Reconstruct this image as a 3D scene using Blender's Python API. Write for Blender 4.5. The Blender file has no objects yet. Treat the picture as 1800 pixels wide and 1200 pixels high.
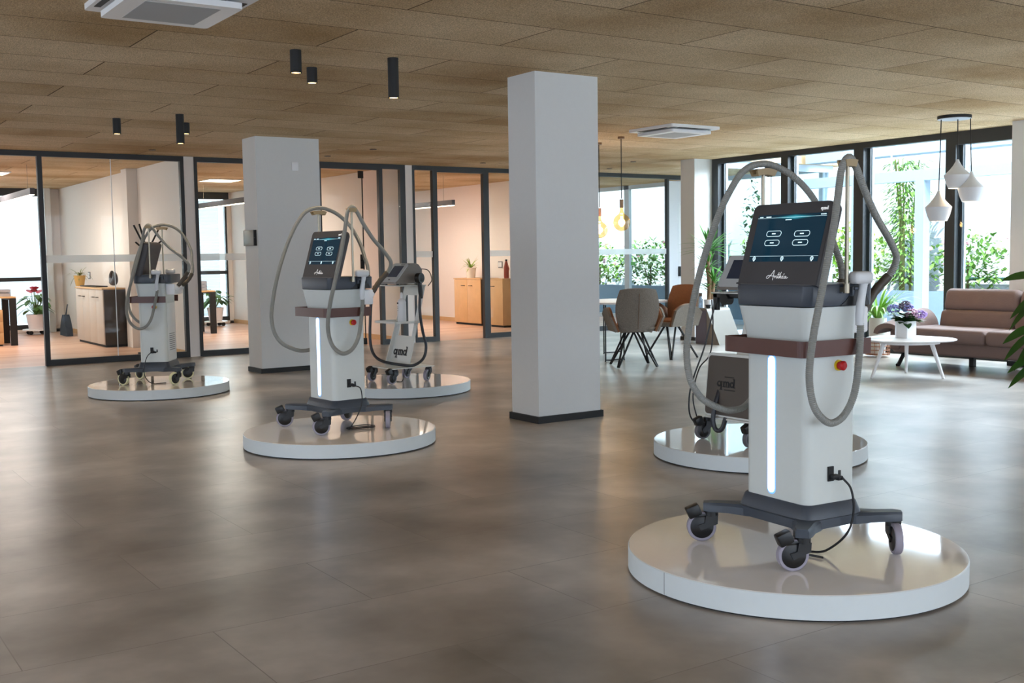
import bpy, bmesh, math, random
from mathutils import Vector, Matrix
from math import sin, cos, pi, radians
SC = bpy.context.scene
COL = SC.collection
random.seed(7)
S = 0.862            # everything below is laid out in units of 0.862 m and brought to metres at the end

# ------------------------------------------------------------------ camera
def cam_rows(yaw, pitch, roll):
    f = Vector((sin(yaw)*cos(pitch), cos(yaw)*cos(pitch), sin(pitch)))
    r = Vector((cos(yaw), -sin(yaw), 0)); u = r.cross(f)
    c, s = cos(roll), sin(roll)
    return c*r+s*u, -s*r+c*u, f
R_, U_, F_ = cam_rows(.5953, -.0768, -.0148)
cd = bpy.data.cameras.new('camera'); cam = bpy.data.objects.new('camera', cd); COL.objects.link(cam)
cd.sensor_width = 36; cd.lens = 1943.5/1800*36; cd.clip_end = 200
cam.matrix_world = Matrix(((R_.x, U_.x, -F_.x, 0), (R_.y, U_.y, -F_.y, 0), (R_.z, U_.z, -F_.z, 1.45*S), (0, 0, 0, 1)))
SC.camera = cam
SC.view_settings.view_transform = 'Standard'; SC.view_settings.look = 'None'
SC.view_settings.gamma = 1; SC.view_settings.use_curve_mapping = False
SC.view_settings.exposure = 0.24
# ------------------------------------------------------------------ world and daylight
w = bpy.data.worlds.new('sky'); SC.world = w; w.use_nodes = True
nt = w.node_tree; bg = nt.nodes['Background']
tc = nt.nodes.new('ShaderNodeTexCoord'); sx = nt.nodes.new('ShaderNodeSeparateXYZ')
cr = nt.nodes.new('ShaderNodeValToRGB'); nt.links.new(tc.outputs['Generated'], sx.inputs[0])
nt.links.new(sx.outputs['Z'], cr.inputs[0]); nt.links.new(cr.outputs[0], bg.inputs[0])
cr.color_ramp.elements[0].color = (.86, .93, 1, 1); cr.color_ramp.elements[1].color = (.42, .62, 1, 1)
bg.inputs[1].default_value = 2.9
def light(name, kind, loc, energy, color=(1, 1, 1), rot=(0, 0, 0), size=None, sizey=None, parent=None):
    d = bpy.data.lights.new(name, kind); d.energy = energy; d.color = color
    if kind == 'AREA':
        d.size = size*S
        if sizey: d.shape = 'RECTANGLE'; d.size_y = sizey*S
    elif kind in ('POINT', 'SPOT'): d.shadow_soft_size = (size or .05)*S
    o = bpy.data.objects.new(name, d); COL.objects.link(o); o.rotation_euler = rot
    o.location = Vector(loc) if parent else Vector(loc)*S
    if parent: o.parent = parent; o.location = Vector(loc)
    return o
sun = light('sun', 'SUN', (0, 0, 20), 7.5, (1, .95, .87)); sun.data.angle = radians(.6)
sun.rotation_euler = Vector((.62, .30, -1)).to_track_quat('-Z', 'Y').to_euler()
# fill lamps added at assumed windows round the viewer; the office one backlights blinds
DAY = (.80, .90, 1)
light('fill_lamp_front', 'AREA', (4.0, -4.85, 1.9), 190, DAY, (radians(62), 0, 0), 12, 2.4)
light('fill_lamp_left', 'AREA', (-4.85, 4.5, 1.9), 115, DAY, (radians(62), 0, radians(-90)), 12, 2.4)
light('daylight_office_windows', 'AREA', (6, 27.5, 1.9), 560, (.86, .93, 1), (radians(-90), 0, 0), 16, 3)
# area lamp added for open sky above the terrace, higher than the window heads
d_ = light('daylight_terrace_sky', 'AREA', (15.2, 6.5, 4.3), 2500, (.78, .88, 1), (0, 0, 0), 13, 2.2)
d_.rotation_euler = (Matrix.Rotation(radians(38), 3, 'Y') @ Matrix.Rotation(radians(90), 3, 'Z')).to_euler()

# ------------------------------------------------------------------ materials
MATS = {}
def lin(c):
    def f(v):
        v /= 255.
        return v/12.92 if v <= .04045 else ((v+.055)/1.055)**2.4
    return tuple(f(v) for v in c)+(1,)
def mat(name, rgb, rough=.5, metal=0, emit=None, es=1, noise=0, nscale=30, bump=0, bscale=200, trans=0, coat=0, alpha=1, spec=.5):
    if name in MATS: return MATS[name]
    m = bpy.data.materials.new(name); m.use_nodes = True; n = m.node_tree; b = n.nodes['Principled BSDF']
    c = lin(rgb); b.inputs['Base Color'].default_value = c; b.inputs['Roughness'].default_value = rough
    b.inputs['Metallic'].default_value = metal; b.inputs['Coat Weight'].default_value = coat
    b.inputs['Transmission Weight'].default_value = trans; b.inputs['Alpha'].default_value = alpha
    b.inputs['Specular IOR Level'].default_value = spec
    t = n.nodes.new('ShaderNodeTexCoord')
    if emit: b.inputs['Emission Color'].default_value = lin(emit); b.inputs['Emission Strength'].default_value = es
    if noise >= 0:
        nz = n.nodes.new('ShaderNodeTexNoise'); nz.inputs['Scale'].default_value = nscale; nz.inputs['Detail'].default_value = 3
        n.links.new(t.outputs['Object'], nz.inputs[0])
        mx = n.nodes.new('ShaderNodeMix'); mx.data_type = 'RGBA'
        k = max(noise, .02)
        mx.inputs[6].default_value = tuple(v*(1-k) for v in c[:3])+(1,); mx.inputs[7].default_value = tuple(min(1, v*(1+k)) for v in c[:3])+(1,)
        n.links.new(nz.outputs[0], mx.inputs[0]); n.links.new(mx.outputs[2], b.inputs['Base Color'])
    if bump:
        n2 = n.nodes.new('ShaderNodeTexNoise'); n2.inputs['Scale'].default_value = bscale
        bp = n.nodes.new('ShaderNodeBump'); bp.inputs['Strength'].default_value = bump; bp.inputs['Distance'].default_value = .01
        n.links.new(t.outputs['Object'], n2.inputs[0]); n.links.new(n2.outputs[0], bp.inputs['Height']); n.links.new(bp.outputs[0], b.inputs['Normal'])
    MATS[name] = m; return m
def glass_mat(name, tint=(.93, .97, .97), refl=.03, haze=0):
    m = bpy.data.materials.new(name); m.use_nodes = True; n = m.node_tree; n.nodes.clear()
    o = n.nodes.new('ShaderNodeOutputMaterial'); tr = n.nodes.new('ShaderNodeBsdfTransparent'); gl = n.nodes.new('ShaderNodeBsdfGlossy')
    fr = n.nodes.new('ShaderNodeLayerWeight'); fr.inputs[0].default_value = .5; pw = n.nodes.new('ShaderNodeMath'); pw.operation = 'POWER'; pw.inputs[1].default_value = 4; n.links.new(fr.outputs['Facing'], pw.inputs[0]); mx = n.nodes.new('ShaderNodeMixShader')
    mp = n.nodes.new('ShaderNodeMapRange'); mp.inputs[3].default_value = refl*.35; mp.inputs[4].default_value = .45
    n.links.new(pw.outputs[0], mp.inputs[0]); n.links.new(mp.outputs[0], mx.inputs[0])
    tr.inputs[0].default_value = tint+(1,); gl.inputs['Roughness'].default_value = .02
    n.links.new(tr.outputs[0], mx.inputs[1]); n.links.new(gl.outputs[0], mx.inputs[2])
    last = mx
    if haze:
        df = n.nodes.new('ShaderNodeBsdfDiffuse'); df.inputs[0].default_value = (.85, .87, .88, 1)
        tl = n.nodes.new('ShaderNodeBsdfTranslucent'); tl.inputs[0].default_value = (.9, .92, .93, 1)
        a = n.nodes.new('ShaderNodeMixShader'); a.inputs[0].default_value = .5; n.links.new(df.outputs[0], a.inputs[1]); n.links.new(tl.outputs[0], a.inputs[2])
        m2 = n.nodes.new('ShaderNodeMixShader'); m2.inputs[0].default_value = haze; n.links.new(mx.outputs[0], m2.inputs[1]); n.links.new(a.outputs[0], m2.inputs[2]); last = m2
    n.links.new(last.outputs[0], o.inputs[0]); MATS[name] = m; return m

def floor_mat(name, ca, cb, cc, rough, tile, plank=False):
    m = bpy.data.materials.new(name); m.use_nodes = True; n = m.node_tree; b = n.nodes['Principled BSDF']; L = n.links.new
    t = n.nodes.new('ShaderNodeTexCoord')
    n1 = n.nodes.new('ShaderNodeTexNoise'); n1.inputs['Scale'].default_value = 1.25 if not plank else .8; n1.inputs['Detail'].default_value = 5; n1.inputs['Roughness'].default_value = .55
    mp = n.nodes.new('ShaderNodeMapping'); mp.inputs['Scale'].default_value = (1, 1, 1) if not plank else (.35, 4, 1)
    L(t.outputs['Object'], mp.inputs[0]); L(mp.outputs[0], n1.inputs[0])
    br = n.nodes.new('ShaderNodeTexBrick'); br.inputs['Scale'].default_value = 1
    br.inputs['Brick Width'].default_value = tile[0]; br.inputs['Row Height'].default_value = tile[1]; br.inputs['Mortar Size'].default_value = .0022; br.inputs['Mortar Smooth'].default_value = .3
    br.inputs['Color1'].default_value = (0, 0, 0, 1); br.inputs['Color2'].default_value = (1, 1, 1, 1); br.inputs['Mortar'].default_value = (.3, .3, .3, 1)
    L(t.outputs['Object'], br.inputs[0])
    ad = n.nodes.new('ShaderNodeMath'); ad.operation = 'MULTIPLY_ADD'; ad.inputs[1].default_value = .06 if not plank else .3
    L(br.outputs['Color'], ad.inputs[0]); L(n1.outputs[0], ad.inputs[2])
    r = n.nodes.new('ShaderNodeValToRGB'); e = r.color_ramp.elements; e[0].position = .30; e[0].color = lin(ca); e[1].position = .76; e[1].color = lin(cc)
    k = r.color_ramp.elements.new(.55); k.color = lin(cb); L(ad.outputs[0], r.inputs[0])
    mx = n.nodes.new('ShaderNodeMix'); mx.data_type = 'RGBA'; mx.inputs[7].default_value = lin(tuple(v*1.12 for v in ca))
    L(br.outputs['Fac'], mx.inputs[0]); L(r.outputs[0], mx.inputs[6]); L(mx.outputs[2], b.inputs['Base Color'])
    b.inputs['Roughness'].default_value = rough
    MATS[name] = m; return m
def ceiling_mat():
    m = bpy.data.materials.new('wood_wool'); m.use_nodes = True; n = m.node_tree; b = n.nodes['Principled BSDF']; L = n.links.new
    t = n.nodes.new('ShaderNodeTexCoord')
    br = n.nodes.new('ShaderNodeTexBrick'); br.inputs['Scale'].default_value = 1; br.inputs['Brick Width'].default_value = 2.0; br.inputs['Row Height'].default_value = .6
    br.inputs['Mortar Size'].default_value = .006; br.inputs['Mortar Smooth'].default_value = .5; br.offset = .5
    br.inputs['Color1'].default_value = (0, 0, 0, 1); br.inputs['Color2'].default_value = (1, 1, 1, 1); br.inputs['Mortar'].default_value = (.4, .4, .4, 1)
    L(t.outputs['Object'], br.inputs[0])
    n1 = n.nodes.new('ShaderNodeTexNoise'); n1.inputs['Scale'].default_value = .9; n1.inputs['Detail'].default_value = 5; L(t.outputs['Object'], n1.inputs[0])
    n2 = n.nodes.new('ShaderNodeTexNoise'); n2.inputs['Scale'].default_value = 130; n2.inputs['Detail'].default_value = 2; L(t.outputs['Object'], n2.inputs[0])
    a = n.nodes.new('ShaderNodeMath'); a.operation = 'MULTIPLY_ADD'; a.inputs[1].default_value = .22; L(br.outputs['Color'], a.inputs[0]); L(n1.outputs[0], a.inputs[2])
    r = n.nodes.new('ShaderNodeValToRGB'); e = r.color_ramp.elements; e[0].position = .35; e[0].color = lin((176, 145, 104)); e[1].position = .8; e[1].color = lin((222, 198, 164)); L(a.outputs[0], r.inputs[0])
    sp = n.nodes.new('ShaderNodeMapRange'); sp.inputs[1].default_value = .35; sp.inputs[2].default_value = .65; sp.inputs[3].default_value = .6; sp.inputs[4].default_value = 1.22; L(n2.outputs[0], sp.inputs[0])
    mu = n.nodes.new('ShaderNodeMix'); mu.data_type = 'RGBA'; mu.blend_type = 'MULTIPLY'; mu.inputs[0].default_value = 1; L(r.outputs[0], mu.inputs[6]); L(sp.outputs[0], mu.inputs[7])
    mx = n.nodes.new('ShaderNodeMix'); mx.data_type = 'RGBA'; mx.inputs[7].default_value = lin((84, 66, 45)); L(br.outputs['Fac'], mx.inputs[0]); L(mu.outputs[2], mx.inputs[6]); L(mx.outputs[2], b.inputs['Base Color'])
    b.inputs['Roughness'].default_value = .95; b.inputs['Specular IOR Level'].default_value = .1
    bp = n.nodes.new('ShaderNodeBump'); bp.inputs['Strength'].default_value = .5; bp.inputs['Distance'].default_value = .01; L(n2.outputs[0], bp.inputs['Height']); L(bp.outputs[0], b.inputs['Normal'])
    return m
def stripe_mat(name, ca, cb, scale, axis='Z', rough=.6, emit=0):
    m = bpy.data.materials.new(name); m.use_nodes = True; n = m.node_tree; b = n.nodes['Principled BSDF']; L = n.links.new
    t = n.nodes.new('ShaderNodeTexCoord'); wv = n.nodes.new('ShaderNodeTexWave'); wv.bands_direction = axis; wv.inputs['Scale'].default_value = scale
    r = n.nodes.new('ShaderNodeValToRGB'); r.color_ramp.elements[0].color = lin(ca); r.color_ramp.elements[1].color = lin(cb); r.color_ramp.elements[1].position = .35
    L(t.outputs['Object'], wv.inputs[0]); L(wv.outputs['Fac'], r.inputs[0]); L(r.outputs[0], b.inputs['Base Color']); b.inputs['Roughness'].default_value = rough
    MATS[name] = m; return m

WHITE = mat('wall_paint', (214, 214, 212), .7, bump=.05, bscale=90)
OFFW = mat('office_wall_paint', (236, 226, 218), .7, bump=.05, bscale=90)
BLACKF = mat('frame_anthracite', (43, 45, 47), .45)
BLUEF = mat('exterior_frame', (176, 194, 212), .5)
CONC = mat('exterior_concrete', (128, 146, 160), .8, noise=.05)
EXTW = mat('exterior_render', (222, 228, 236), .9, noise=.03)
GLASS = glass_mat('clear_glass'); FROST = glass_mat('frosted_film', haze=.6)
PODW = mat('podium_gloss_white', (240, 234, 228), .06, coat=.6)
PODS = mat('podium_side_white', (214, 220, 220), .45)
BLK = mat('black_plastic', (9, 9, 11), .4)
BLKM = mat('matte_black', (20, 20, 21), .6)
SLATE = mat('slate_plastic', (62, 68, 77), .42)
HOUS = mat('monitor_plastic', (66, 64, 66), .5)
SHELL = mat('machine_shell', (210, 214, 209), .4)
BRN = mat('brown_leather_band', (88, 52, 42), .4, noise=.08)
HOSE = stripe_mat('ribbed_hose', (118, 120, 118), (176, 176, 170), 60, 'Z', .4)
TYRE = mat('lilac_tyre', (148, 142, 154), .5)
SLEEVE = mat('hose_sleeve', (74, 66, 56), .5)
CHROME = mat('chrome', (150, 140, 122), .32, .9)
HAND = mat('handpiece_white', (206, 208, 210), .35)
CREAM = mat('saddle_tan', (160, 138, 100), .45)
RED = mat('red_button', (190, 22, 26), .35); YEL = mat('yellow_ring', (236, 200, 30), .5)
LED = mat('led_strip', (240, 248, 255), .4, emit=(222, 236, 255), es=2.6)
LEDH = mat('led_edge', (120, 170, 230), .4, emit=(90, 160, 240), es=.9)
TXTW = mat('white_print', (235, 235, 235), .5, emit=(235, 235, 235), es=.25)
TXTB = mat('black_print', (24, 24, 26), .6)
WARM = mat('warm_emitter', (255, 220, 160), .5, emit=(255, 205, 130), es=9)
PANEL = mat('led_panel', (255, 240, 220), .5, emit=(255, 236, 210), es=5)
WOOD = mat('pale_oak', (206, 166, 118), .5, noise=.12, nscale=8)
TAUPE = mat('taupe_laminate', (198, 184, 172), .5)
DKSIDE = mat('dark_brown_side', (62, 54, 48), .35)
WHP = mat('white_lacquer', (235, 235, 236), .35)
LEAF = mat('leaf_green', (62, 116, 36), .45, noise=.4, nscale=12)
LEAFD = mat('leaf_dark', (40, 82, 30), .4, noise=.35, nscale=10)
LEAFL = mat('leaf_lime', (140, 186, 62), .5, noise=.35, nscale=12)
SOFA = mat('brown_suede', (124, 104, 98), .9, noise=.10, nscale=7, bump=.2, bscale=60)
TWEED = mat('grey_tweed', (128, 120, 110), .95, noise=.45, nscale=110, bump=.4, bscale=150)
COGNAC = mat('cognac_fabric', (132, 88, 58), .85, noise=.2, nscale=60)
FLOORM = floor_mat('stone_vinyl', (104, 96, 88), (152, 143, 134), (194, 184, 174), .31, (1.2, .6))
OFLOOR = floor_mat('office_laminate', (178, 132, 104), (198, 156, 130), (212, 176, 152), .38, (1.3, .19), True)
CEILM = ceiling_mat()
BLIND = glass_mat('blind_slats', haze=1)

# ------------------------------------------------------------------ mesh helpers
class G:
    def __init__(s): s.b = bmesh.new()
    def _x(s, vs, mt):
        if mt is not None: bmesh.ops.transform(s.b, matrix=mt, verts=vs)
        return s
    def box(s, x0, x1, y0, y1, z0, z1, r=0, seg=2, mt=None):
        d = bmesh.ops.create_cube(s.b, size=1)['verts']
        bmesh.ops.transform(s.b, verts=d, matrix=Matrix.Translation(((x0+x1)/2, (y0+y1)/2, (z0+z1)/2)) @ Matrix.Diagonal((abs(x1-x0), abs(y1-y0), abs(z1-z0), 1)))
        if r:
            es = list({e for v in d for e in v.link_edges})
            q = bmesh.ops.bevel(s.b, geom=es, offset=r, segments=seg, affect='EDGES', profile=.5)
            d = list({v for f in q['faces'] for v in f.verts})
            # gather whole island
            st = list(d); seen = set(d)
            while st:
                v = st.pop()
                for e in v.link_edges:
                    o = e.other_vert(v)
                    if o not in seen: seen.add(o); st.append(o)
            d = list(seen)
        return s._x(d, mt)
    def loft(s, rings, cap0=True, cap1=True, closed=True, mt=None):
        vs = [[s.b.verts.new(p) for p in r] for r in rings]
        n = len(rings[0])
        for a, b in zip(vs, vs[1:]):
            for i in range(n if closed else n-1):
                j = (i+1) % n
                try: s.b.faces.new((a[i], a[j], b[j], b[i]))
                except ValueError: pass
        if cap0: s.b.faces.new(vs[0][::-1])
        if cap1: s.b.faces.new(vs[-1])
        return s._x([v for r in vs for v in r], mt)
    def cyl(s, x, y, z0, z1, r0, r1=None, n=24, mt=None, cap=True):
        r1 = r0 if r1 is None else r1
        return s.loft([[(x+r*cos(2*pi*i/n), y+r*sin(2*pi*i/n), z) for i in range(n)] for z, r in ((z0, r0), (z1, r1))], cap, cap, mt=mt)
    def lathe(s, prof, x=0, y=0, n=28, cap0=True, cap1=True, mt=None):
        return s.loft([[(x+r*cos(2*pi*i/n), y+r*sin(2*pi*i/n), z) for i in range(n)] for r, z in prof], cap0, cap1, mt=mt)
    def tube(s, pts, r, n=10, cap=True, mt=None, closed=False):
        pts = [Vector(p) for p in pts]; rs = r if isinstance(r, (list, tuple)) else [r]*len(pts)
        rings = []; up = Vector((0.13, 0.31, 1)).normalized(); N = len(pts)
        t0 = (pts[1]-pts[0]).normalized(); a = t0.cross(up).normalized()
        for i, p in enumerate(pts):
            t = (pts[(i+1) % N]-pts[i-1]) if closed else (pts[min(i+1, N-1)]-pts[max(i-1, 0)])
            t = t.normalized(); a = (a-t*a.dot(t)).normalized(); b = t.cross(a)
            rings.append([p+a*rs[i]*cos(2*pi*k/n)+b*rs[i]*sin(2*pi*k/n) for k in range(n)])
        if closed: rings.append(rings[0])
        return s.loft(rings, cap and not closed, cap and not closed, mt=mt)
    def prism(s, poly, z0, z1, mt=None):
        return s.loft([[(x, y, z) for x, y in poly] for z in (z0, z1)], mt=mt)
    def sphere(s, c, r, sc=(1, 1, 1), n=16, mt=None):
        prof = []
        m = n//2
        d = bmesh.ops.create_uvsphere(s.b, u_segments=n, v_segments=m, radius=r)['verts']
        bmesh.ops.transform(s.b, verts=d, matrix=Matrix.Translation(c) @ Matrix.Diagonal(tuple(sc)+(1,)))
        return s._x(d, mt)
    def quad(s, *p):
        s.b.faces.new([s.b.verts.new(q) for q in p]); return s
    def leaf(s, base, dirv, length, width, droop=.3, n=5, fold=.15, side=None):
        base = Vector(base); d = Vector(dirv).normalized()
        sd = d.cross(Vector((0, 0, 1))); sd = sd.normalized() if sd.length > .01 else Vector((1, 0, 0))
        if side: sd = (sd+Vector(side)*.5).normalized()
        L = []; p = base.copy()
        for i in range(n+1):
            t = i/n; wv = width*(sin(pi*min(1, t*.93+.07)))**.8/2
            if i == n: wv = .0005
            nrm = sd.cross(d).normalized()
            L.append((p-sd*wv+nrm*fold*wv, p, p+sd*wv+nrm*fold*wv))
            d = (d+Vector((0, 0, -1))*droop/n).normalized(); p = p+d*length/n
        V = [[s.b.verts.new(q) for q in r] for r in L]
        for a, b in zip(V, V[1:]):
            s.b.faces.new((a[0], a[1], b[1], b[0])); s.b.faces.new((a[1], a[2], b[2], b[1]))
        return s
def obj(name, g, m, parent=None, loc=None, rz=0, label=None, cat=None, group=None, kind=None, smooth=35):
    me = bpy.data.meshes.new(name); bmesh.ops.recalc_face_normals(g.b, faces=g.b.faces[:]); g.b.to_mesh(me); g.b.free()
    if smooth:
        for p in me.polygons: p.use_smooth = True
        me.set_sharp_from_angle(angle=radians(smooth))
    me.materials.append(m)
    o = bpy.data.objects.new(name, me); COL.objects.link(o)
    if parent: o.parent = parent
    if loc: o.location = loc
    o.rotation_euler[2] = rz
    tag(o, label, cat, group, kind); return o
def tag(o, label=None, cat=None, group=None, kind=None):
    for k, v in (('label', label), ('category', cat), ('group', group), ('kind', kind)):
        if v: o[k] = v
def thing(name, loc, label, cat, rz=0, group=None):
    o = bpy.data.objects.new(name, None); COL.objects.link(o); o.location = loc; o.rotation_euler[2] = rz; o.empty_display_size = .1
    tag(o, label, cat, group); return o
def struct(name, g, m, parent=None, smooth=35): return obj(name, g, m, parent, kind=None if parent else 'structure', smooth=smooth)
def copy_tree(o, parent=None, skip=()):
    c = o.copy(); COL.objects.link(c)
    if parent: c.parent = parent
    for ch in [k for k in bpy.data.objects if k.parent == o and k.name.split('.')[0] not in skip and k is not c]: copy_tree(ch, c, skip)
    return c
def spline(pts, n=8):
    P = [Vector(p) for p in pts]; P = [P[0]*2-P[1]]+P+[P[-1]*2-P[-2]]; out = []
    for i in range(1, len(P)-2):
        for k in range(n):
            t = k/n; a, b, c, d = P[i-1:i+3]
            out.append(.5*((2*b)+(c-a)*t+(2*a-5*b+4*c-d)*t*t+(3*b-a-3*c+d)*t**3))
    out.append(P[-2]); return out
def rrect(x0, x1, y0, y1, r, n=6):
    out = []
    for cx, cy, a0 in ((x1-r, y1-r, 0), (x0+r, y1-r, 90), (x0+r, y0+r, 180), (x1-r, y0+r, 270)):
        for i in range(n+1):
            a = radians(a0+90*i/n); out.append((cx+r*cos(a), cy+r*sin(a)))
    return out
def ribbon(g, pts, wd, th, mt, closed=False):
    """flat stroke of width wd in the xy plane, th thick, then moved by mt"""
    P = [Vector((p[0], p[1])) for p in pts]; N = len(P); A = []; B = []
    for i in range(N):
        t = (P[(i+1) % N]-P[i-1]) if closed else (P[min(i+1, N-1)]-P[max(i-1, 0)])
        t = t.normalized() if t.length > 1e-9 else Vector((1, 0)); nn = Vector((-t.y, t.x))*wd/2
        A.append(P[i]+nn); B.append(P[i]-nn)
    idx = list(range(N))+([0] if closed else [])
    for i, j in zip(idx, idx[1:]):
        g.loft([[(q.x, q.y, z) for q in (A[i], A[j], B[j], B[i])] for z in (0, th)], mt=mt)
def lettering_qmd(g, h, mt, wd=None):
    """q m d in heavy slab letters; h = x-height, origin at baseline left"""
    wd = wd or h*.27
    def ring(cx, cy, rx, ry, a0=0, a1=360, n=20): return [(cx+rx*cos(radians(a0+(a1-a0)*i/n)), cy+ry*sin(radians(a0+(a1-a0)*i/n))) for i in range(n+1)]
    r = h*.37
    def bar(x0, x1, y0, y1): g.box(x0, x1, y0, y1, 0, .002, mt=mt)
    # q
    ribbon(g, ring(r+.1*h, h/2, r, h*.37)[:-1], wd, .002, mt, True)
    bar(h*.82, h*.82+wd, -h*.42, h*.98); bar(h*.66, h*1.25, -h*.48, -h*.34)
    # m
    x = h*1.4
    for k in range(3): bar(x+k*h*.55, x+k*h*.55+wd, .0, h*.8); bar(x+k*h*.55-h*.09, x+k*h*.55+wd+h*.09, 0, h*.15)
    for k in range(2): ribbon(g, ring(x+wd/2+h*.275+k*h*.55, h*.66, h*.275, h*.22, 0, 180, 10), wd*.9, .002, mt)
    bar(x-h*.12, x+wd, h*.8, h*.95)
    # d
    x = h*3.02
    ribbon(g, ring(x+r, h/2, r, h*.37)[:-1], wd, .002, mt, True)
    bar(x+h*.68, x+h*.68+wd, 0, h*1.5); bar(x+h*.5, x+h*.8, h*1.36, h*1.5); bar(x+h*.6, x+h*1.12, 0, h*.14)
def frame_of(g, x0, x1, z0, z1, y0, y1, t, tb=None):
    """rectangular frame in the xz plane"""
    tb = t if tb is None else tb
    g.box(x0, x0+t, y0, y1, z0, z1); g.box(x1-t, x1, y0, y1, z0, z1); g.box(x0+t, x1-t, y0, y1, z1-t, z1)
    if tb: g.box(x0+t, x1-t, y0, y1, z0, z0+tb)

# ------------------------------------------------------------------ the shell of the building
CH = 3.014; YB = 16.62; XW = 13.25
struct('floor', G().box(-5, XW, -5, YB+.03, -.1, 0).box(XW, 16.5, 13.55, YB+.03, -.1, 0), FLOORM)
struct('floor_office', G().box(-1, 16.5, YB+.03, 25.2, -.1, -.001), OFLOOR)
struct('ceiling', G().box(-5, XW+.1, -5, 25.2, CH, CH+.2).box(XW+.1, 16.6, 13.5, 25.2, CH, CH+.2), CEILM)
# walls round the viewer, with window openings added to let daylight in
g = G()
g.box(-5.2, -5, -5, 25.2, 0, .45).box(-5.2, -5, -5, 25.2, 2.95, CH)
for y in (-5, 1, 4, 7, 10.7): g.box(-5.2, -5, y, y+.35, .45, 2.95)
g.box(-5.2, -5, 11, 25.2, .45, 2.95)
struct('wall_left', g, WHITE)
g = G(); g.box(-5.2, XW+.1, -5.2, -5, 0, .45).box(-5.2, XW+.1, -5.2, -5, 2.95, CH)
for x in (-5.2, -2, 1, 4, 7, 10.2, 13): g.box(x, x+.35, -5.2, -5, .45, 2.95)
struct('wall_front', g, WHITE)
# window wall on the right (panes run along y)
mull = [(13.53, 13.39), (12.02, 11.88), (10.63, 10.46), (9.12, 8.97), (7.6, 7.44), (5.2, 5.04), (2.6, 2.44), (0, -.16)]
for i, ((a0, a1), (b0, b1)) in enumerate(zip(mull, mull[1:])):
    g = G(); top = 2.93 if i < 3 else 2.84
    g.box(XW, XW+.12, a1, a0, 0, CH)
    if i == len(mull)-2: g.box(XW, XW+.12, b1, b0, 0, CH)
    g.box(XW, XW+.12, b0, a1, top, CH); g.box(XW, XW+.12, b0, a1, 0, .1)
    g.box(XW+.09, XW+.15, b0, b0+.05, .1, top); g.box(XW+.09, XW+.15, a1-.05, a1, .1, top)
    f = struct('window_%d' % (i+1), g, BLACKF)
    obj('outer_frame', G().box(XW+.13, XW+.17, a1-.06, a1-.001, .1, top).box(XW+.13, XW+.17, b0+.001, b0+.05, .1, top), BLUEF, f)
    obj('pane', G().box(XW+.06, XW+.072, b0, a1, .1, top), GLASS, f)
g = G().box(XW, XW+.2, -5, -.16, 0, CH)
struct('wall_right', g, WHITE)
# glass partition to the offices
def part(n, x0, x1, glass=True, joint=(), t0=.07, t1=.07, band=True, bottom=True, th=.075):
    g = G(); y0, y1 = YB-.04, YB+.04
    if t0: g.box(x0, x0+t0, y0, y1, 0, CH)
    if t1: g.box(x1-t1, x1, y0, y1, 0, CH)
    g.box(x0+t0, x1-t1, y0, y1, CH-th, CH)
    if bottom: g.box(x0+t0, x1-t1, y0, y1, 0, .085)
    f = struct(n, g, BLACKF)
    if glass:
        xs = [x0+t0]+list(joint)+[x1-t1]
        for a, b in zip(xs, xs[1:]):
            obj('pane', G().box(a+.003, b-.003, YB-.006, YB+.006, .085, CH-th), GLASS, f)
            if band: obj('frosted_band', G().box(a+.003, b-.003, YB-.009, YB-.0065, 1.455, 1.56), FROST, f)
    for a in joint: obj('silicone_joint', G().box(a-.004, a+.004, YB-.01, YB+.01, .085, CH-th), mat('pale_silicone', (225, 228, 230), .4), f)
    return f
part('window_11', 3.275, 5.335, joint=(4.28,), t0=.065, t1=.055)
part('window_12', 5.49, 7.54, t0=.05, t1=.03)
part('window_13', 8.6, 9.1, t0=.07, t1=.1, band=False)
part('window_14', 9.24, 9.72, t0=.04, t1=.09)
part('window_15', 10.66, 12.98, t0=.12)
f15 = part('window_16', 13.2, 15.06, t0=.05, t1=.05)
g = G().box(14.08, 14.20, YB-.012, YB-.010, 1.24, 1.31); obj('green_sticker', g, mat('green_print', (62, 120, 44), .6, noise=.5, nscale=60), f15)
struct('trim_1', G().box(-1, 3.275, YB-.04, YB+.04, CH-.075, CH), BLACKF)
struct('trim_2', G().box(7.54, 8.6, YB-.04, YB+.04, CH-.10, CH).box(7.50, 7.56, YB-.04, YB+.04, 0, CH-.1), BLACKF)
struct('trim_3', G().box(9.72, 10.66, YB-.04, YB+.04, CH-.10, CH), BLACKF)
struct('trim_4', G().box(15.06, 16.4, YB-.04, YB+.04, CH-.085, CH), BLACKF)
# office door leaves
a = math.atan2(.33, .93)
d1 = obj('door_1', G().box(0, .96, -.006, .006, .02, 2.9), GLASS, loc=(7.58, YB+.03, 0), rz=a, kind='structure')
obj('patch_fitting', G().box(.88, .975, -.02, .02, 2.80, 2.92).box(.88, .975, -.02, .02, .0, .10).box(.953, .966, -.008, .008, .1, 2.8), BLKM, d1)
obj('door_handle', G().box(.90, .94, -.03, .03, 1.28, 1.52, .005).tube([(.92, 0, 1.42), (.92, -.08, 1.42), (.80, -.08, 1.42)], .012), BLKM, d1)
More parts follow.
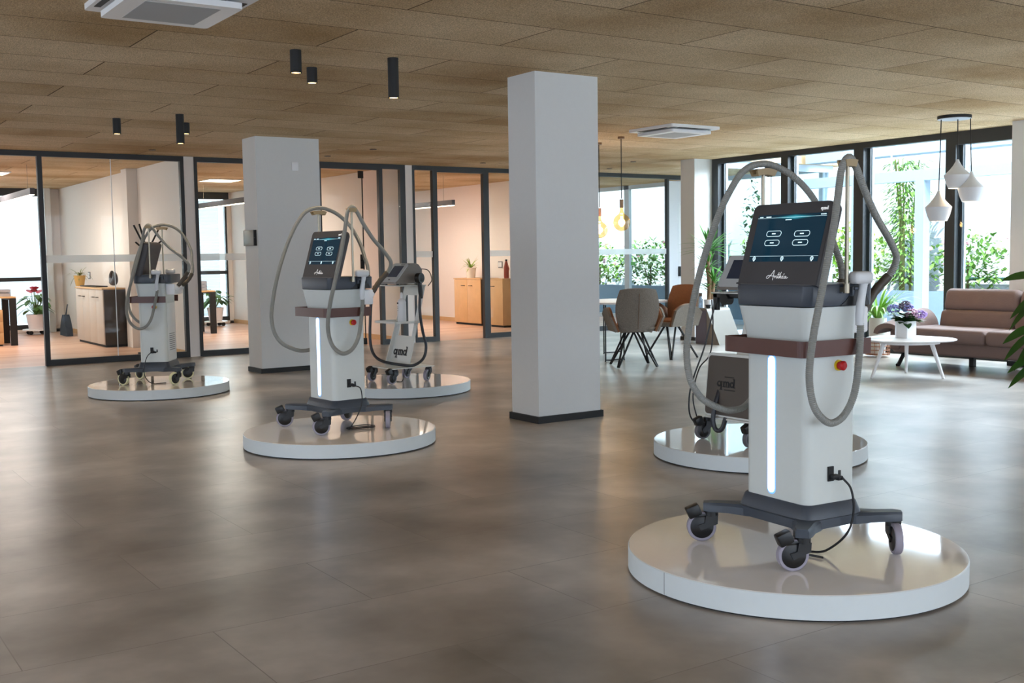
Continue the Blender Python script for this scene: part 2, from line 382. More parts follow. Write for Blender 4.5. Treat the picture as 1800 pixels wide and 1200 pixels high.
# wall ends and side walls of the offices
struct('wall_office_1', G().box(5.335, 5.49, YB-.03, 25.0, 0, CH).box(5.16, 5.335, 19.07, 19.4, 0, CH), OFFW)
struct('wall_office_2', G().box(9.1, 9.24, YB-.03, 25.0, 0, CH), OFFW)
struct('wall_office_3', G().box(12.98, 13.2, YB-.03, 25.0, 0, CH), OFFW)
struct('baseboard_office', G().box(5.315, 5.335, YB+.05, 25, 0, .09).box(9.085, 9.1, YB+.05, 25, 0, .09).box(12.96, 12.98, YB+.05, 25, 0, .09), WOOD)
struct('trim_5', G().box(5.0, 5.12, 24.75, 24.95, 0, CH), WHITE)
g = G()
for x0, x1 in ((-1.2, -.9), (5.12, 5.7), (9.0, 9.7), (12.2, 13.25)): g.box(x0, x1, 24.98, 25.2, 0, CH)
g.box(-1, 13.2, 24.98, 25.2, 0, .06)
struct('wall_back', g, OFFW)
# office windows with blinds
def owin(n, x0, x1, bx1, tr):
    g = G(); frame_of(g, x0, x1, .06, CH, 25.0, 25.1, .09, .1); g.box(x0, x1, 25.0, 25.1, tr, tr+.08); g.box(x0, x1, 24.96, 25.02, CH-.16, CH)
    f = struct(n, g, BLUEF if 0 else BLACKF)
    obj('pane', G().box(x0+.09, x1-.09, 25.05, 25.06, .15, CH-.1), GLASS, f)
    g = G(); z = .18
    while z < CH-.2:
        g.box(x0+.09, bx1, 25.16, 25.20, z, z+.074); z += .078
    obj('blind', g, BLIND, f)
owin('window_21', -.9, 5.12, 5.0, 1.08)
owin('window_22', 5.7, 9.05, 8.86, 1.14)
owin('window_23', 9.7, 12.2, 12.1, 1.14)
# columns with their dark plinths
def column(n, x0, x1, y0, y1, pl=.06):
    c = struct(n, G().box(x0, x1, y0, y1, 0, CH), WHITE)
    struct('baseboard_'+n.split('_')[1], G().box(x0-.02, x1+.02, y0-.02, y0, 0, pl).box(x0-.02, x1+.02, y1, y1+.02, 0, pl).box(x0-.02, x0, y0, y1, 0, pl).box(x1, x1+.02, y0, y1, 0, pl), BLKM)
column('wall_pillar', 5.52, 6.20, 7.75, 8.16)
def col2(n, x0, x1, y0, y1):
    struct(n, G().box(x0, x1, y0, y1, 0, CH), WHITE)
    struct(n.replace('wall_', 'baseboard_'), G().box(x0-.02, x1, y0-.02, y0, 0, .06).box(x0-.02, x0, y0, y1, 0, .06), BLKM)
col2('wall_pillar_office', 5.262, 6.133, 13.492, 13.94)
col2('wall_pillar_corner', 12.86, XW+.1, 13.54, 13.87)
col2('wall_pillar_window', 12.83, XW+.1, 7.44, 7.91)
# vestibule beyond the corner pillar: glazed outer wall and glazed end, narrow service door
g = G(); frame_of(g, 0, 2.75, 0, CH, -.04, .04, .09); g.box(1.33, 1.42, -.04, .04, 0, CH)
f = struct('window_8', g, BLUEF); f.location = (16.45, 13.87, 0); f.rotation_euler[2] = pi/2
obj('pane', G().box(.09, 2.66, -.005, .005, .09, 2.92), GLASS, f)
g = G(); frame_of(g, 0, 8.4, 0, CH, -.04, .04, .09)
for x in (1.4, 2.8, 4.2, 5.6, 7.0): g.box(x, x+.16, -.04, .04, 0, CH)
f = struct('window_9', g, mat('grey_frame', (190, 196, 200), .5)); f.location = (16.45, YB, 0); f.rotation_euler[2] = pi/2
obj('pane', G().box(.09, 8.3, -.005, .005, .09, 2.92), GLASS, f)
g = G(); frame_of(g, XW+.12, 16.4, 0, CH, 13.62, 13.70, .12); g.box(14.6, 14.75, 13.62, 13.7, 0, CH)
f = struct('window_10', g, BLUEF); obj('pane', G().box(XW+.24, 16.28, 13.655, 13.665, .12, 2.9), GLASS, f)
d2 = struct('door_2', G().box(15.06, 15.32, YB-.03, YB+.03, 0, 2.9).box(15.58, 15.7, YB-.03, YB+.03, 0, 2.9).box(15.32, 15.58, YB-.03, YB+.03, 2.45, 2.9), mat('pale_grey_door', (206, 206, 208), .5))
obj('pane', G().box(15.32, 15.58, YB-.01, YB+.01, .02, 2.45), BLIND, d2)
obj('door_handle', G().box(15.30, 15.36, YB-.08, YB-.03, 1.0, 1.2, .01).tube([(15.33, YB-.1, 1.16), (15.5, YB-.1, 1.16)], .018).tube([(15.33, YB-.1, 1.04), (15.42, YB-.1, 1.04)], .018), BLKM, d2)

# ------------------------------------------------------------------ outside
struct('ground_terrace', G().box(XW+.12, 30, -10, 40, -.14, -.04), mat('terrace_paving', (240, 240, 236), .8, noise=.05, nscale=3))
struct('ground_yard', G().box(-12, XW+.1, 25.2, 40, -.14, -.04), mat('yard_paving', (205, 205, 200), .8, noise=.05, nscale=3))
struct('wall_garden', G().box(19.0, 19.2, -10, 31, -.04, 4.8).box(13.5, 19.0, 30.8, 31, -.04, 4.8), EXTW)
struct('wall_planter', G().box(17.2, 17.32, -6, 30, -.04, .72).box(17.2, 19, 29.9, 30, -.04, .72), CONC)
struct('ground_soil', G().box(17.32, 19.0, -6, 29.9, -.04, .62), mat('planting_soil', (70, 54, 40), .95, noise=.4))
struct('wall_sky_screen', G().box(-16, 20, -13.3, -13, -.1, 6).box(-13.3, -13, -13, 26, -.1, 6), EXTW)  # unseen walls added to keep the bright sky out of glass reflections
struct('ground_front', G().box(-13, XW+.1, -13, -5.2, -.14, -.04).box(-13, -5.2, -5.2, 25.2, -.14, -.04), mat('yard_paving', (205, 205, 200)))
# canopy over the terrace
ca = thing('terrace_canopy', (15.4, 8, 0), 'pale grey concrete canopy on posts outside the tall windows', 'canopy')
obj('roof_slab', G().box(.0, .35, -12, 5.4, 3.0, 3.25), CONC, ca)
obj('beam', G().box(-.05, .12, -12, 5.4, 2.56, 2.73), CONC, ca)
for y in (-8, -3.2, 2.95, 4.2): obj('post', G().box(-.05, .12, y, y+.16, -.04, 2.56), CONC, ca)
for y in (2.2, 3.6): obj('hanging_cable', G().tube([(0, y, 3.0), (0, y, 2.73)], .012), BLUEF, ca)

def foliage(n, c, sx_, sy_, sz, count, size, seed):
    r = random.Random(seed); g = G()
    for i in range(count):
        u = r.random()*2*pi; v = math.acos(2*r.random()-1); k = r.random()**.33
        p = Vector((c[0]+sx_*k*sin(v)*cos(u), c[1]+sy_*k*sin(v)*sin(u), c[2]+sz*k*cos(v)))
        d = Vector((r.uniform(-1, 1), r.uniform(-1, 1), r.uniform(-.3, 1)))
        s_ = size*r.uniform(.6, 1.4); g.leaf(p, d, s_, s_*.5, .4, 2, .1)
    return g
def bush(x, y, sx_, sy_, sz, cnt, m, label, seed, flowers=None, size=.13):
    b = thing('garden_shrub', (x, y, .62), label, 'shrub', group=None)
    obj('foliage', foliage('f', (0, 0, sz*.95), sx_, sy_, sz, cnt, size, seed), m, b)
    obj('stem', G().tube([(0, 0, 0), (.03, .02, sz)], .02).tube([(0, 0, 0), (-.1, .1, sz*.8)], .015), mat('bark', (96, 78, 58), .9, noise=.3), b)
    if flowers:
        r = random.Random(seed+5); g = G()
        for i in range(12):
            g.sphere((r.uniform(-sx_, sx_)*.8, r.uniform(-sy_, sy_)*.8, sz*r.uniform(.9, 1.85)), .04, n=6)
        obj('blossom', g, flowers, b)
    return b
GLEAF = mat('garden_leaf', (112, 156, 72), .5, noise=.4, nscale=12)
PINK = mat('pink_petals', (236, 170, 186), .7); CRM = mat('cream_petals', (240, 226, 170), .7)
bush(18.0, 20.5, .6, 1.0, .62, 900, GLEAF, 'flowering green bush outside behind the left-hand glowing bulb', 1, PINK)
bush(18.1, 22.6, .6, 1.0, .6, 800, LEAFL, 'lime green bush with pink flowers seen through glass beside grey post', 2, PINK)
bush(18.0, 25.1, .7, 1.3, .75, 800, GLEAF, 'farthest green bush seen through the glass partition end', 3, PINK)
bush(18.3, 18.9, .35, .5, 1.25, 600, LEAFL, 'tall yellow-green shrub outside behind the hanging bulbs', 4)
bush(18.0, 16.4, .6, 1.0, .75, 900, LEAFL, 'pale lime shrub outside next to the potted yucca', 5, CRM)
bush(18.0, 14.45, .55, .8, .7, 900, LEAFL, 'yellow-green shrub outside between yucca and large dark screen', 6, CRM)
bush(18.0, 11.9, .55, .75, .62, 800, GLEAF, 'green shrub with pink flowers outside behind the thin chrome pole', 7, PINK)
bush(18.5, 17.6, .12, .3, 1.35, 260, LEAFD, 'slim dark climber against the white garden wall', 8)
def tree(x, y, z1, h0, sp, cnt, label, seed, m):
    t = thing('bamboo_tree', (x, y, .62), label, 'tree')
    g = G(); f = G(); r = random.Random(seed)
    for k in range(5):
        a = r.uniform(0, 6.28); top = Vector((cos(a)*sp*.6, sin(a)*sp*.6, z1-.62)); g.tube([(cos(a)*.1, sin(a)*.1, 0), top*.5+Vector((0, 0, .1)), top], [.025, .02, .008])
    for i in range(cnt):
        z = h0+(z1-.62-h0)*r.random(); a = r.uniform(0, 6.28); k = sp*(.3+.7*r.random())
        p = (k*cos(a), k*sin(a), z); s_ = r.uniform(.1, .2); f.leaf(p, (cos(a), sin(a), r.uniform(-.3, .6)), s_, s_*.28, .6, 2, .1)
    obj('trunk', g, mat('bamboo_cane', (130, 130, 70), .6), t); obj('foliage', f, m, t)
tree(17.9, 13.15, 3.15, .2, .42, 2300, 'tall leafy bamboo outside behind the right-hand hose arch', 11, GLEAF)
tree(18.1, 9.9, 3.0, 1.2, .35, 330, 'leafy branch of a tree outside beside the window pillar', 12, GLEAF)
tree(18.1, 10.85, 1.45, .0, .38, 160, 'low spiky plant outside behind the sofa top', 13, GLEAF)
wp = thing('water_pipe', (18.9, 12.6, 0), 'dark green garden water pipe with tap on white outer wall', 'pipe')
obj('pipe', G().tube([(0, 0, 3.2), (0, 0, 1.35)], .018).tube([(0, .05, 1.2), (0, .05, .92), (0, -.1, .9), (0, -1.6, .9)], .032), mat('green_pipe', (40, 84, 80), .5), wp)
obj('pipe_joint', G().sphere((-.03, 0, 1.75), .05), MATS['green_pipe'], wp)
obj('tap', G().box(-.08, .03, -.04, .1, 1.2, 1.3).tube([(-.05, .05, 1.25), (-.1, .14, 1.42)], .02), mat('tap_metal', (70, 90, 92), .4, .6), wp)

# ------------------------------------------------------------------ podiums
def podium(x, y, label, seam):
    p = thing('display_podium', (x, y, 0), label, 'podium', rz=radians(seam))
    obj('plinth', G().lathe([(.735, 0), (.735, .012)], n=96), BLKM, p)  # recessed ring coloured black as the shadow gap under the podium
    obj('side_band', G().lathe([(.75, .010), (.75, .106), (.748, .1085), (.70, .109)], n=128, cap0=True, cap1=True), PODS, p)
    obj('top_panel', G().lathe([(.746, .1088), (.7475, .11), (.0, .11)] if 0 else [(.746, .109), (.745, .1105)], n=128), PODW, p)
    obj('panel_seam', G().box(.7495, .7508, -.0012, .0012, .012, .107), mat('seam_grey', (120, 122, 122), .7), p)
podium(3.844, 3.408, 'large round white podium nearest the viewer, under the big hose machine', 177)
podium(3.727, 7.942, 'round white podium left of the central pillar under a hose machine', 40)
podium(3.606, 12.317, 'round white podium at the far left in front of the office glass', 60)
podium(5.886, 5.54, 'round white podium partly hidden behind the nearest hose machine', 30)
podium(5.753, 10.658, 'round white podium under the slim trolley with a black hose', 30)

# ------------------------------------------------------------------ the hose machines (local: front = -x, top of podium = z 0)
def caster(parent, x, y, rz, ptop, brake=True, r=.068, wd=.034, tyre=TYRE):
    """swivel caster: fork with tyre and hub as sub-parts"""
    mt = Matrix.Translation((x, y, 0)) @ Matrix.Rotation(rz, 4, 'Z')
    g = G(); ox = .045
    g.cyl(0, 0, ptop-.025, ptop, .034, n=20, mt=mt)
    for sd in (-1, 1):
        poly = [(-.028, ptop-.02), (.028, ptop-.02), (.034, ptop-.055), (ox+.02, r+.01), (ox+.006, r-.016), (ox-.016, r-.006), (-.026, ptop-.06)]
        g.loft([[(px, sd*(wd/2+.003), pz) for px, pz in poly], [(px, sd*(wd/2+.012), pz) for px, pz in poly]], mt=mt)
    g.box(-.02, .02, -.02, .02, ptop-.045, ptop-.015, mt=mt)
    if brake:
        g.box(-.03-.045, -.01, -.026, .026, 0, .055, .008, mt=mt @ Matrix.Translation((.11, 0, r+.03)) @ Matrix.Rotation(radians(24), 4, 'Y'))
        g.box(.02, .1, -.02, .02, r*2-.025, r*2-.005, .005, mt=mt)
    f = obj('caster', g, BLK, parent)
    wm = mt @ Matrix.Translation((ox, 0, r)) @ Matrix.Rotation(pi/2, 4, 'X')
    obj('tyre', G().lathe([(r-.012, -wd/2), (r-.003, -wd/2), (r, -wd/2+.004), (r, wd/2-.004), (r-.003, wd/2), (r-.012, wd/2)], mt=wm, n=36), tyre, f)
    obj('hub', G().lathe([(.012, -wd/2-.006), (r-.016, -wd/2-.0015), (r-.012, -wd/2+.001), (r-.012, wd/2-.001), (r-.016, wd/2+.0015), (.012, wd/2+.006)], mt=wm, n=32), BLK, f)
    return f
HB = [(.27, -.12, 1.07), (.331, -.12, 1.149), (.393, -.15, 1.225), (.408, -.18, 1.303), (.34, -.2, 1.385), (.218, -.23, 1.49), (.124, -.25, 1.6), (.055, -.262, 1.70), (.012, -.264, 1.738), (-.032, -.266, 1.69), (-.06, -.27, 1.561), (-.103, -.28, 1.393), (-.167, -.29, 1.179), (-.225, -.3, .991), (-.248, -.3, .825), (-.225, -.3, .704), (-.172, -.3, .637), (-.11, -.3, .612), (-.038, -.3, .644), (.019, -.3, .733), (.055, -.29, .878), (.078, -.275, .99), (.082, -.27, 1.03)]
HA = [(.27, .06, 1.07), (.33, .09, 1.13), (.37, .11, 1.2), (.375, .12, 1.27), (.364, .14, 1.34), (.348, .18, 1.454), (.284, .21, 1.59), (.202, .24, 1.684), (.112, .26, 1.735), (.01, .264, 1.752), (-.099, .264, 1.72), (-.18, .27, 1.626), (-.249, .28, 1.496), (-.315, .29, 1.328), (-.367, .3, 1.147), (-.405, .3, .967), (-.412, .3, .863), (-.389, .3, .756), (-.325, .3, .672), (-.229, .3, .622), (-.149, .3, .602), (-.06, .3, .615), (.02, .3, .70), (.06, .29, .86), (.082, .27, 1.03)]
def hose_mesh(pts, r):
    P = spline(pts, 14); out = []; rs = []
    L = 0; acc = [0]
    for a, b in zip(P, P[1:]): L += (b-a).length; acc.append(L)
    pitch = .0085; n = int(L/pitch*2); j = 0
    for i in range(n+1):
        s_ = L*i/n
        while j < len(acc)-2 and acc[j+1] < s_: j += 1
        t = (s_-acc[j])/max(1e-9, acc[j+1]-acc[j]); out.append(P[j].lerp(P[j+1], t)); rs.append(r if i % 2 else r*.89)
    return G().tube(out, rs, 12)
HOSEM = mat('hose_grey', (136, 136, 130), .38)
def make_machine():
    m = thing('aesthetic_laser_machine', (3.871, 3.389, .1115), 'large white machine nearest the viewer with lit blue screen and two hose arches', 'medical machine', radians(-4.185))
    # chassis: skirt and four arms
    g = G()
    g.loft([[(x, y, z) for x, y in rrect(-.155-e, .145+e, -.2-e, .2+e, .035+e*.5)] for z, e in ((.238, .004), (.232, .010), (.17, .03), (.165, .03))])
    for sx_ in (-1, 1):
        for sy_ in (-1, 1):
            cx, cy = sx_*.275, sy_*.295
            a0 = math.atan2(cy-sy_*.12, cx-sx_*.08)
            nx, ny = -sin(a0), cos(a0)
            ring = []
            for k, (px, py, hw, z0, z1) in enumerate([(sx_*.06, sy_*.10, .10, .135, .182), (sx_*.15, sy_*.19, .062, .132, .180), (sx_*.21, sy_*.245, .042, .138, .182), (cx, cy, .040, .142, .184), (cx+.035*cos(a0), cy+.035*sin(a0), .028, .144, .182)]):
                c8 = [(-hw, z0), (hw, z0), (hw*1.0, z1-.012), (hw*.78, z1), (-hw*.78, z1), (-hw, z1-.012)]
                ring.append([(px+nx*u, py+ny*u, z) for u, z in c8])
            g.loft(ring)
    g.loft([[(x, y, z) for x, y in rrect(-.2, .19, -.235, .235, .05)] for z in (.138, .178)])
    obj('chassis', g, SLATE, m)
    # body: straight column, flared head
    g = G()
    g.loft([[(x, y, z) for x, y in rrect(-.155-e, .145, -.2-e*.4, .2+e, .045, 8)] for z, e in ((.238, 0), (.89, 0), (.96, .006), (1.10, .03))])
    body = obj('body', g, SHELL, m)
    obj('back_panel', G().box(.1455, .150, -.16, .16, .25, .88, .002), mat('back_panel_white', (226, 228, 226), .35), m)
    g = G()
    for i in range(12):
        for j in range(9): g.box(.150, .1515, -.11+i*.018, -.10+i*.018, .36+j*.022, .368+j*.022)
    obj('vent_holes', g, mat('vent_dark', (110, 112, 114), .6), m)
    # light strip: bright core in a blue glowing rim
    def slot(hw, z0, z1, x): return [[(xx, .021+u, z) for u, z in [(hw*cos(t), z0+hw+hw*sin(t)) for t in [pi+pi*i/8 for i in range(9)]]+[(hw*cos(t), z1-hw+hw*sin(t)) for t in [pi*i/8 for i in range(9)]]] for xx in x]
    st = obj('light_strip', G().loft(slot(.0205, .262, .878, (-.156, -.1585))), LED, m, label='glowing white vertical light strip')
    obj('strip_rim', G().loft(slot(.0265, .254, .886, (-.1545, -.1565))), LEDH, st)
    # brown band round front and both sides, open at the back
    g = G(); path = []
    x0, x1, yy, rr = -.235, .163, .252, .03
    path = [(x1, -yy)]+[(x0+rr-rr*sin(pi/2*i/6), -yy+rr-rr*cos(pi/2*i/6)) for i in range(7)]+[(x0+rr-rr*cos(pi/2*i/6), yy-rr+rr*sin(pi/2*i/6)) for i in range(7)]+[(x1, yy)]
    ribbon(g, path, .012, .07, Matrix.Translation((0, 0, .891)))
    obj('band', g, BRN, m, smooth=30)
    obj('band_tray', G().prism(rrect(-.228, .14, -.246, .246, .03), .893, .899), mat('tray_inner', (60, 40, 34), .5), m)
    # deck with scooped handpiece holders
    g = G(); g.loft([[(x, y, z) for x, y in rrect(-.187-e, .212, -.231-e, .231+e, .045, 8)] for z, e in ((1.104, 0), (1.11, .002), (1.19, .004), (1.197, 0))])
    deck = obj('deck', g, SLATE, m)
    obj('deck_rim', G().prism(rrect(-.18, .206, -.225, .225, .04), 1.196, 1.199), mat('deck_top', (96, 92, 92), .35), deck)
    for s_ in (-1, 1):
        g = G(); yy = s_*.236
        g.loft([[(x, yy+s_*q, z) for x, z in [(.0, 1.106), (.03, 1.125), (.06, 1.155), (.085, 1.172), (.125, 1.172), (.155, 1.15), (.17, 1.12), (.172, 1.106)]] for q in (-.01, .0012)])
        obj('holder_recess', g, BLK, deck)
        obj('holder_cradle', G().box(.055, .145, yy-.03, yy+.03, 1.17, 1.186, .006).box(.05, .066, yy-.02, yy+.035, 1.145, 1.186, .004).box(.13, .146, yy-.02, yy+.035, 1.145, 1.186, .004), SLATE, deck)
    # monitor
    ex = Vector((0, -1, 0)); ez = Vector((.107, 0, .364)).normalized(); en = ex.cross(ez)   # en points forward (-x, up)
    MM = Matrix(((ex.x, ez.x, en.x, -.159), (ex.y, ez.y, en.y, 0), (ex.z, ez.z, en.z, 1.195), (0, 0, 0, 1)))
    g = G(); sil = [(-.246, -.0), (.246, -.0)]+[(.246-.03+.03*cos(pi/2*i/6), .379-.03+.03*sin(pi/2*i/6)) for i in range(7)]+[(-.246+.03-.03*sin(pi/2*i/6), .379-.03+.03*cos(pi/2*i/6)) for i in range(7)]
    ins = lambda k: [(x*(1-k), .19+(y-.19)*(1-k*1.2)) for x, y in sil]
    g.loft([[(x, y, z) for x, y in q] for q, z in ((ins(.06), -.07), (ins(.012), -.058), (sil, -.05), (sil, -.004), (ins(.012), 0))], mt=MM)
    mon = obj('monitor', g, HOUS, m)
    obj('screen', G().box(-.2, .224, .107, .325, .0, .0022, mt=MM), MATS['screen_image'], mon, label='lit dark blue touch screen')
    g = G(); T = MM @ Matrix.Translation((0, 0, .0023))
    for cx, cy in ((-.075, .2365), (.1, .2335), (-.075, .194), (.1, .193)):
        ribbon(g, rrect(cx-.046, cx+.046, cy-.0125, cy+.0125,   .0124, 6), .0019, .0008, T, True)
        for k in range(4): g.box(cx-.012+k*.006, cx-.0075+k*.006, cy-.0025, cy+.0025, 0, .0008, mt=T)
    g.box(-.2, .224, .1315, .1325, 0, .0006, mt=T); g.box(-.2, .224, .310, .3108, 0, .0006, mt=T)
    for cx in (-.168, .01, .19):
        ribbon(g, [(cx+.008*cos(t*pi/6), .121+.009*sin(t*pi/6)) for t in range(12)], .0022, .0008, T, True)
        ribbon(g, [(cx+.004*cos(t*pi/3), .121+.005*sin(t*pi/3)) for t in range(6)], .0014, .0008, T, True)
        g.box(cx-.003, cx+.003, .1085, .112, 0, .0008, mt=T)
    for x0, n_, y in ((-.188, 4, .3155), (-.147, 6, .3155), (.188, 6, .3175), (-.02, 7, .299)):
        for k in range(n_): g.box(x0+k*.0055, x0+k*.0055+.004, y-.002, y+.0022, 0, .0008, mt=T)
    obj('screen_icons', g, mat('icon_glow', (210, 235, 240), .5, emit=(210, 236, 242), es=.9), mon)
    # script name under the screen and maker's mark top right
    g = G()
    def hw(pts, wd=.0026, n=6): ribbon(g, [(p.x, p.y) for p in spline([(a_, b_, 0) for a_, b_ in pts], n)], wd, .0008, MM @ Matrix.Translation((0, .028, .0004)))
    hw([(-.022, .040), (-.034, .022), (-.050, .004), (-.060, .002), (-.062, .010), (-.050, .015), (-.030, .013), (-.012, .012)])          # A left leg with loop
    hw([(-.022, .040), (-.0215, .024), (-.021, .010), (-.022, -.006)])
    hw([(-.014, .010), (-.011, .014), (-.010, .004), (-.006, .012), (-.001, .013), (.0005, .004), (.004, .003)])                           # n
    hw([(.004, .003), (.009, .018), (.011, .030), (.009, .016), (.010, .004), (.015, .004)]); hw([(.003, .019), (.017, .021)])               # t
    hw([(.015, .004), (.021, .020), (.024, .031), (.021, .020), (.019, .003), (.023, .012), (.028, .012), (.028, .004), (.032, .003)])       # h
    hw([(.032, .004), (.038, .009), (.041, .013), (.037, .013), (.036, .005), (.042, .003), (.047, .006)]); hw([(.040, .020), (.045, .024)], .003) # e acute
    hw([(.058, .012), (.051, .012), (.049, .005), (.054, .003), (.059, .012), (.059, .004), (.064, .004), (.070, .008)])                    # a
    obj('script_name', g, TXTW, mon)
    g = G(); lettering_qmd(g, .0105, MM @ Matrix.Translation((.180, .338, .0004))); obj('maker_mark', g, TXTW, mon)
    # poles with saddles
    for s_ in (1, -1):
        y = s_*.258
        p = obj('hose_pole', G().cyl(.01, y, 1.19, 1.715, .0085, n=14).cyl(.01, y, 1.16, 1.2, .014, n=14).box(-.005, .025, min(y, s_*.22), max(y, s_*.22), 1.165, 1.185), CHROME, m)
        g = G(); rings = []
        for i in range(9):
            t = (i/8-.5)*(.9 if s_ > 0 else .5); cx, cz = .01+.135*sin(t), 1.722+.10*(cos(t)-1)
            rings.append([(cx+dx*sin(t)*1., y+dy, cz+dx*cos(t)) for dx, dy in ((-.022, -.024), (-.022, .024), (.008, .028), (.004, .018), (-.012, .012), (-.012, -.012), (.004, -.018), (.008, -.028))])
        g.loft(rings); obj('saddle', g, CREAM, p)
    # hoses, sleeves, connector box
    for pts, hm in ((HA, HOSEM), (HB, HOSEM)):
        h = obj('hose', hose_mesh(pts[1:], .0165), hm, m)
        sp = spline(pts[:3], 6); obj('hose_sleeve', G().tube(sp, [.0215 if i % 3 else .0195 for i in range(len(sp))], 14), SLEEVE, h)
    obj('connector_box', G().box(.145, .245, -.17, .15, .975, 1.095, .012).cyl(0, 0, 0, .04, .028, mt=Matrix.Translation((.235, -.115, 1.04)) @ Matrix.Rotation(radians(50), 4, 'Y')).cyl(0, 0, 0, .04, .028, mt=Matrix.Translation((.235, .055, 1.04)) @ Matrix.Rotation(radians(50), 4, 'Y')), WHP, m)
    # handpieces
    for s_ in (-1, 1):
        y = s_*.272; g = G()
        sec = [(.075, y, 1.02, .017, .017), (.078, y, 1.07, .021, .019), (.080, y, 1.11, .019, .018), (.088, y, 1.15, .017, .017), (.096, y, 1.19, .018, .018), (.098, y, 1.205, .024, .022)]
        g.loft([[(x+a*cos(2*pi*i/14), yy+b*sin(2*pi*i/14), z) for i in range(14)] for x, yy, z, a, b in sec])
        g.box(.028, .135, y-.03, y+.03, 1.198, 1.252, .018, 4)
        obj('handpiece', g, HAND, m, label='white applicator handpiece')
    # emergency button, sockets
    b = obj('emergency_button', G().lathe([(.016, 0), (.014, .012), (.021, .016), (.021, .028), (.015, .034)], mt=Matrix.Translation((.024, -.205, .843)) @ Matrix.Rotation(pi/2, 4, 'X')), RED, m, label='red emergency stop button')
    obj('button_collar', G().cyl(0, 0, 0, .008, .024, mt=Matrix.Translation((.024, -.1995, .843)) @ Matrix.Rotation(pi/2, 4, 'X')), YEL, b)
    obj('power_socket', G().box(-.036, -.004, -.2075, -.198, .335, .40), BLKM, m)
    obj('data_socket', G().box(.03, .042, -.2045, -.198, .345, .377), BLKM, m)
    obj('power_plug', G().box(-.03, .01, -.232, -.205, .345, .366, .005).box(.0, .03, -.232, -.21, .338, .358, .005), BLKM, m)
    for (x, y, rz, br) in ((-.275, .295, 150, True), (-.275, -.295, 158, True), (.275, -.295, 236, False), (.275, .295, 200, True)):
        caster(m, x, y, radians(rz), .142, br)
    return m
# screen picture: dark blue display with a cyan light streak along its top (it gives off this light)
sm = bpy.data.materials.new('screen_image'); sm.use_nodes = True; n = sm.node_tree; b = n.nodes['Principled BSDF']; MATS['screen_image'] = sm
t = n.nodes.new('ShaderNodeTexCoord'); sp = n.nodes.new('ShaderNodeSeparateXYZ'); n.links.new(t.outputs['Object'], sp.inputs[0])
def mth(op, a, b_=None, c=None):
    q = n.nodes.new('ShaderNodeMath'); q.operation = op
    for i, v in enumerate((a, b_, c)):
        if v is None: continue
        if isinstance(v, (int, float)): q.inputs[i].default_value = v
        else: n.links.new(v, q.inputs[i])
    return q.outputs[0]
ZT, ZS = (1.195+.312*.959)*S, 1/S
dz = mth('MULTIPLY', mth('ABSOLUTE', mth('SUBTRACT', sp.outputs['Z'], ZT)), 95); dy = mth('MULTIPLY', mth('ABSOLUTE', mth('ADD', sp.outputs['Y'], .03)), 7)
gl = mth('MAXIMUM', mth('SUBTRACT', mth('SUBTRACT', 1, dz), dy), 0)
mx = n.nodes.new('ShaderNodeMix'); mx.data_type = 'RGBA'; mx.inputs[6].default_value = lin((10, 46, 64)); mx.inputs[7].default_value = lin((60, 190, 210))
n.links.new(gl, mx.inputs[0]); b.inputs['Base Color'].default_value = lin((8, 14, 20)); b.inputs['Roughness'].default_value = .12
n.links.new(mx.outputs[2], b.inputs['Emission Color']); b.inputs['Emission Strength'].default_value = .75

M1 = make_machine()
M2 = copy_tree(M1); M2.location = (3.769, 8.05, .1115); M2.rotation_euler[2] = radians(4.811)
M2['label'] = 'white hose machine standing left of the central pillar, cable coiled at its wheels'
M4 = copy_tree(M1); M4.location = (3.638, 12.40, .1115); M4.rotation_euler[2] = radians(-32.4)
M4['label'] = 'smallest-looking hose machine at far left, turned away so its screen back shows'
CORD = mat('power_cord', (18, 18, 20), .45)
pd = [(.02, -.235, .35), (.045, -.262, .30), (.052, -.27, .2), (.03, -.25, .1), (-.02, -.18, .02), (-.06, -.12, .006), (-.10, -.14, .006), (-.08, -.22, .006)]
obj('power_cord', G().tube(spline(pd, 8), .0052, 8), CORD, M1)
coil = [(.01, -.235, .35), (.05, -.262, .32), (.05, -.27, .2), (.0, -.25, .08), (-.04, -.22, .008), (.02, -.17, .008), (.12, -.20, .010), (.16, -.28, .012), (.08, -.26, .012), (-.03, -.25, .014), (-.05, -.20, .016), (.05, -.16, .018), (.14, -.17, .018), (.20, -.22, .012)]
obj('power_cord', G().tube(spline(coil, 8), .0045, 8), CORD, M2)
p4 = [(-.02, -.235, .35), (-.06, -.262, .30), (-.09, -.27, .2), (-.09, -.27, .1), (-.05, -.26, .03), (.0, -.25, .006), (.05, -.22, .006), (.12, -.2, .006)]
obj('power_cord', G().tube(spline(p4, 8), .0045, 8), CORD, M4)
for ch in list(M4.children):      # the far machine has cream tyres
    if ch.name.startswith('caster'):
        for c2 in ch.children:
            if c2.name.startswith('tyre'):
                c2.data = c2.data.copy(); c2.data.materials[0] = mat('cream_tyre', (222, 218, 176), .5)

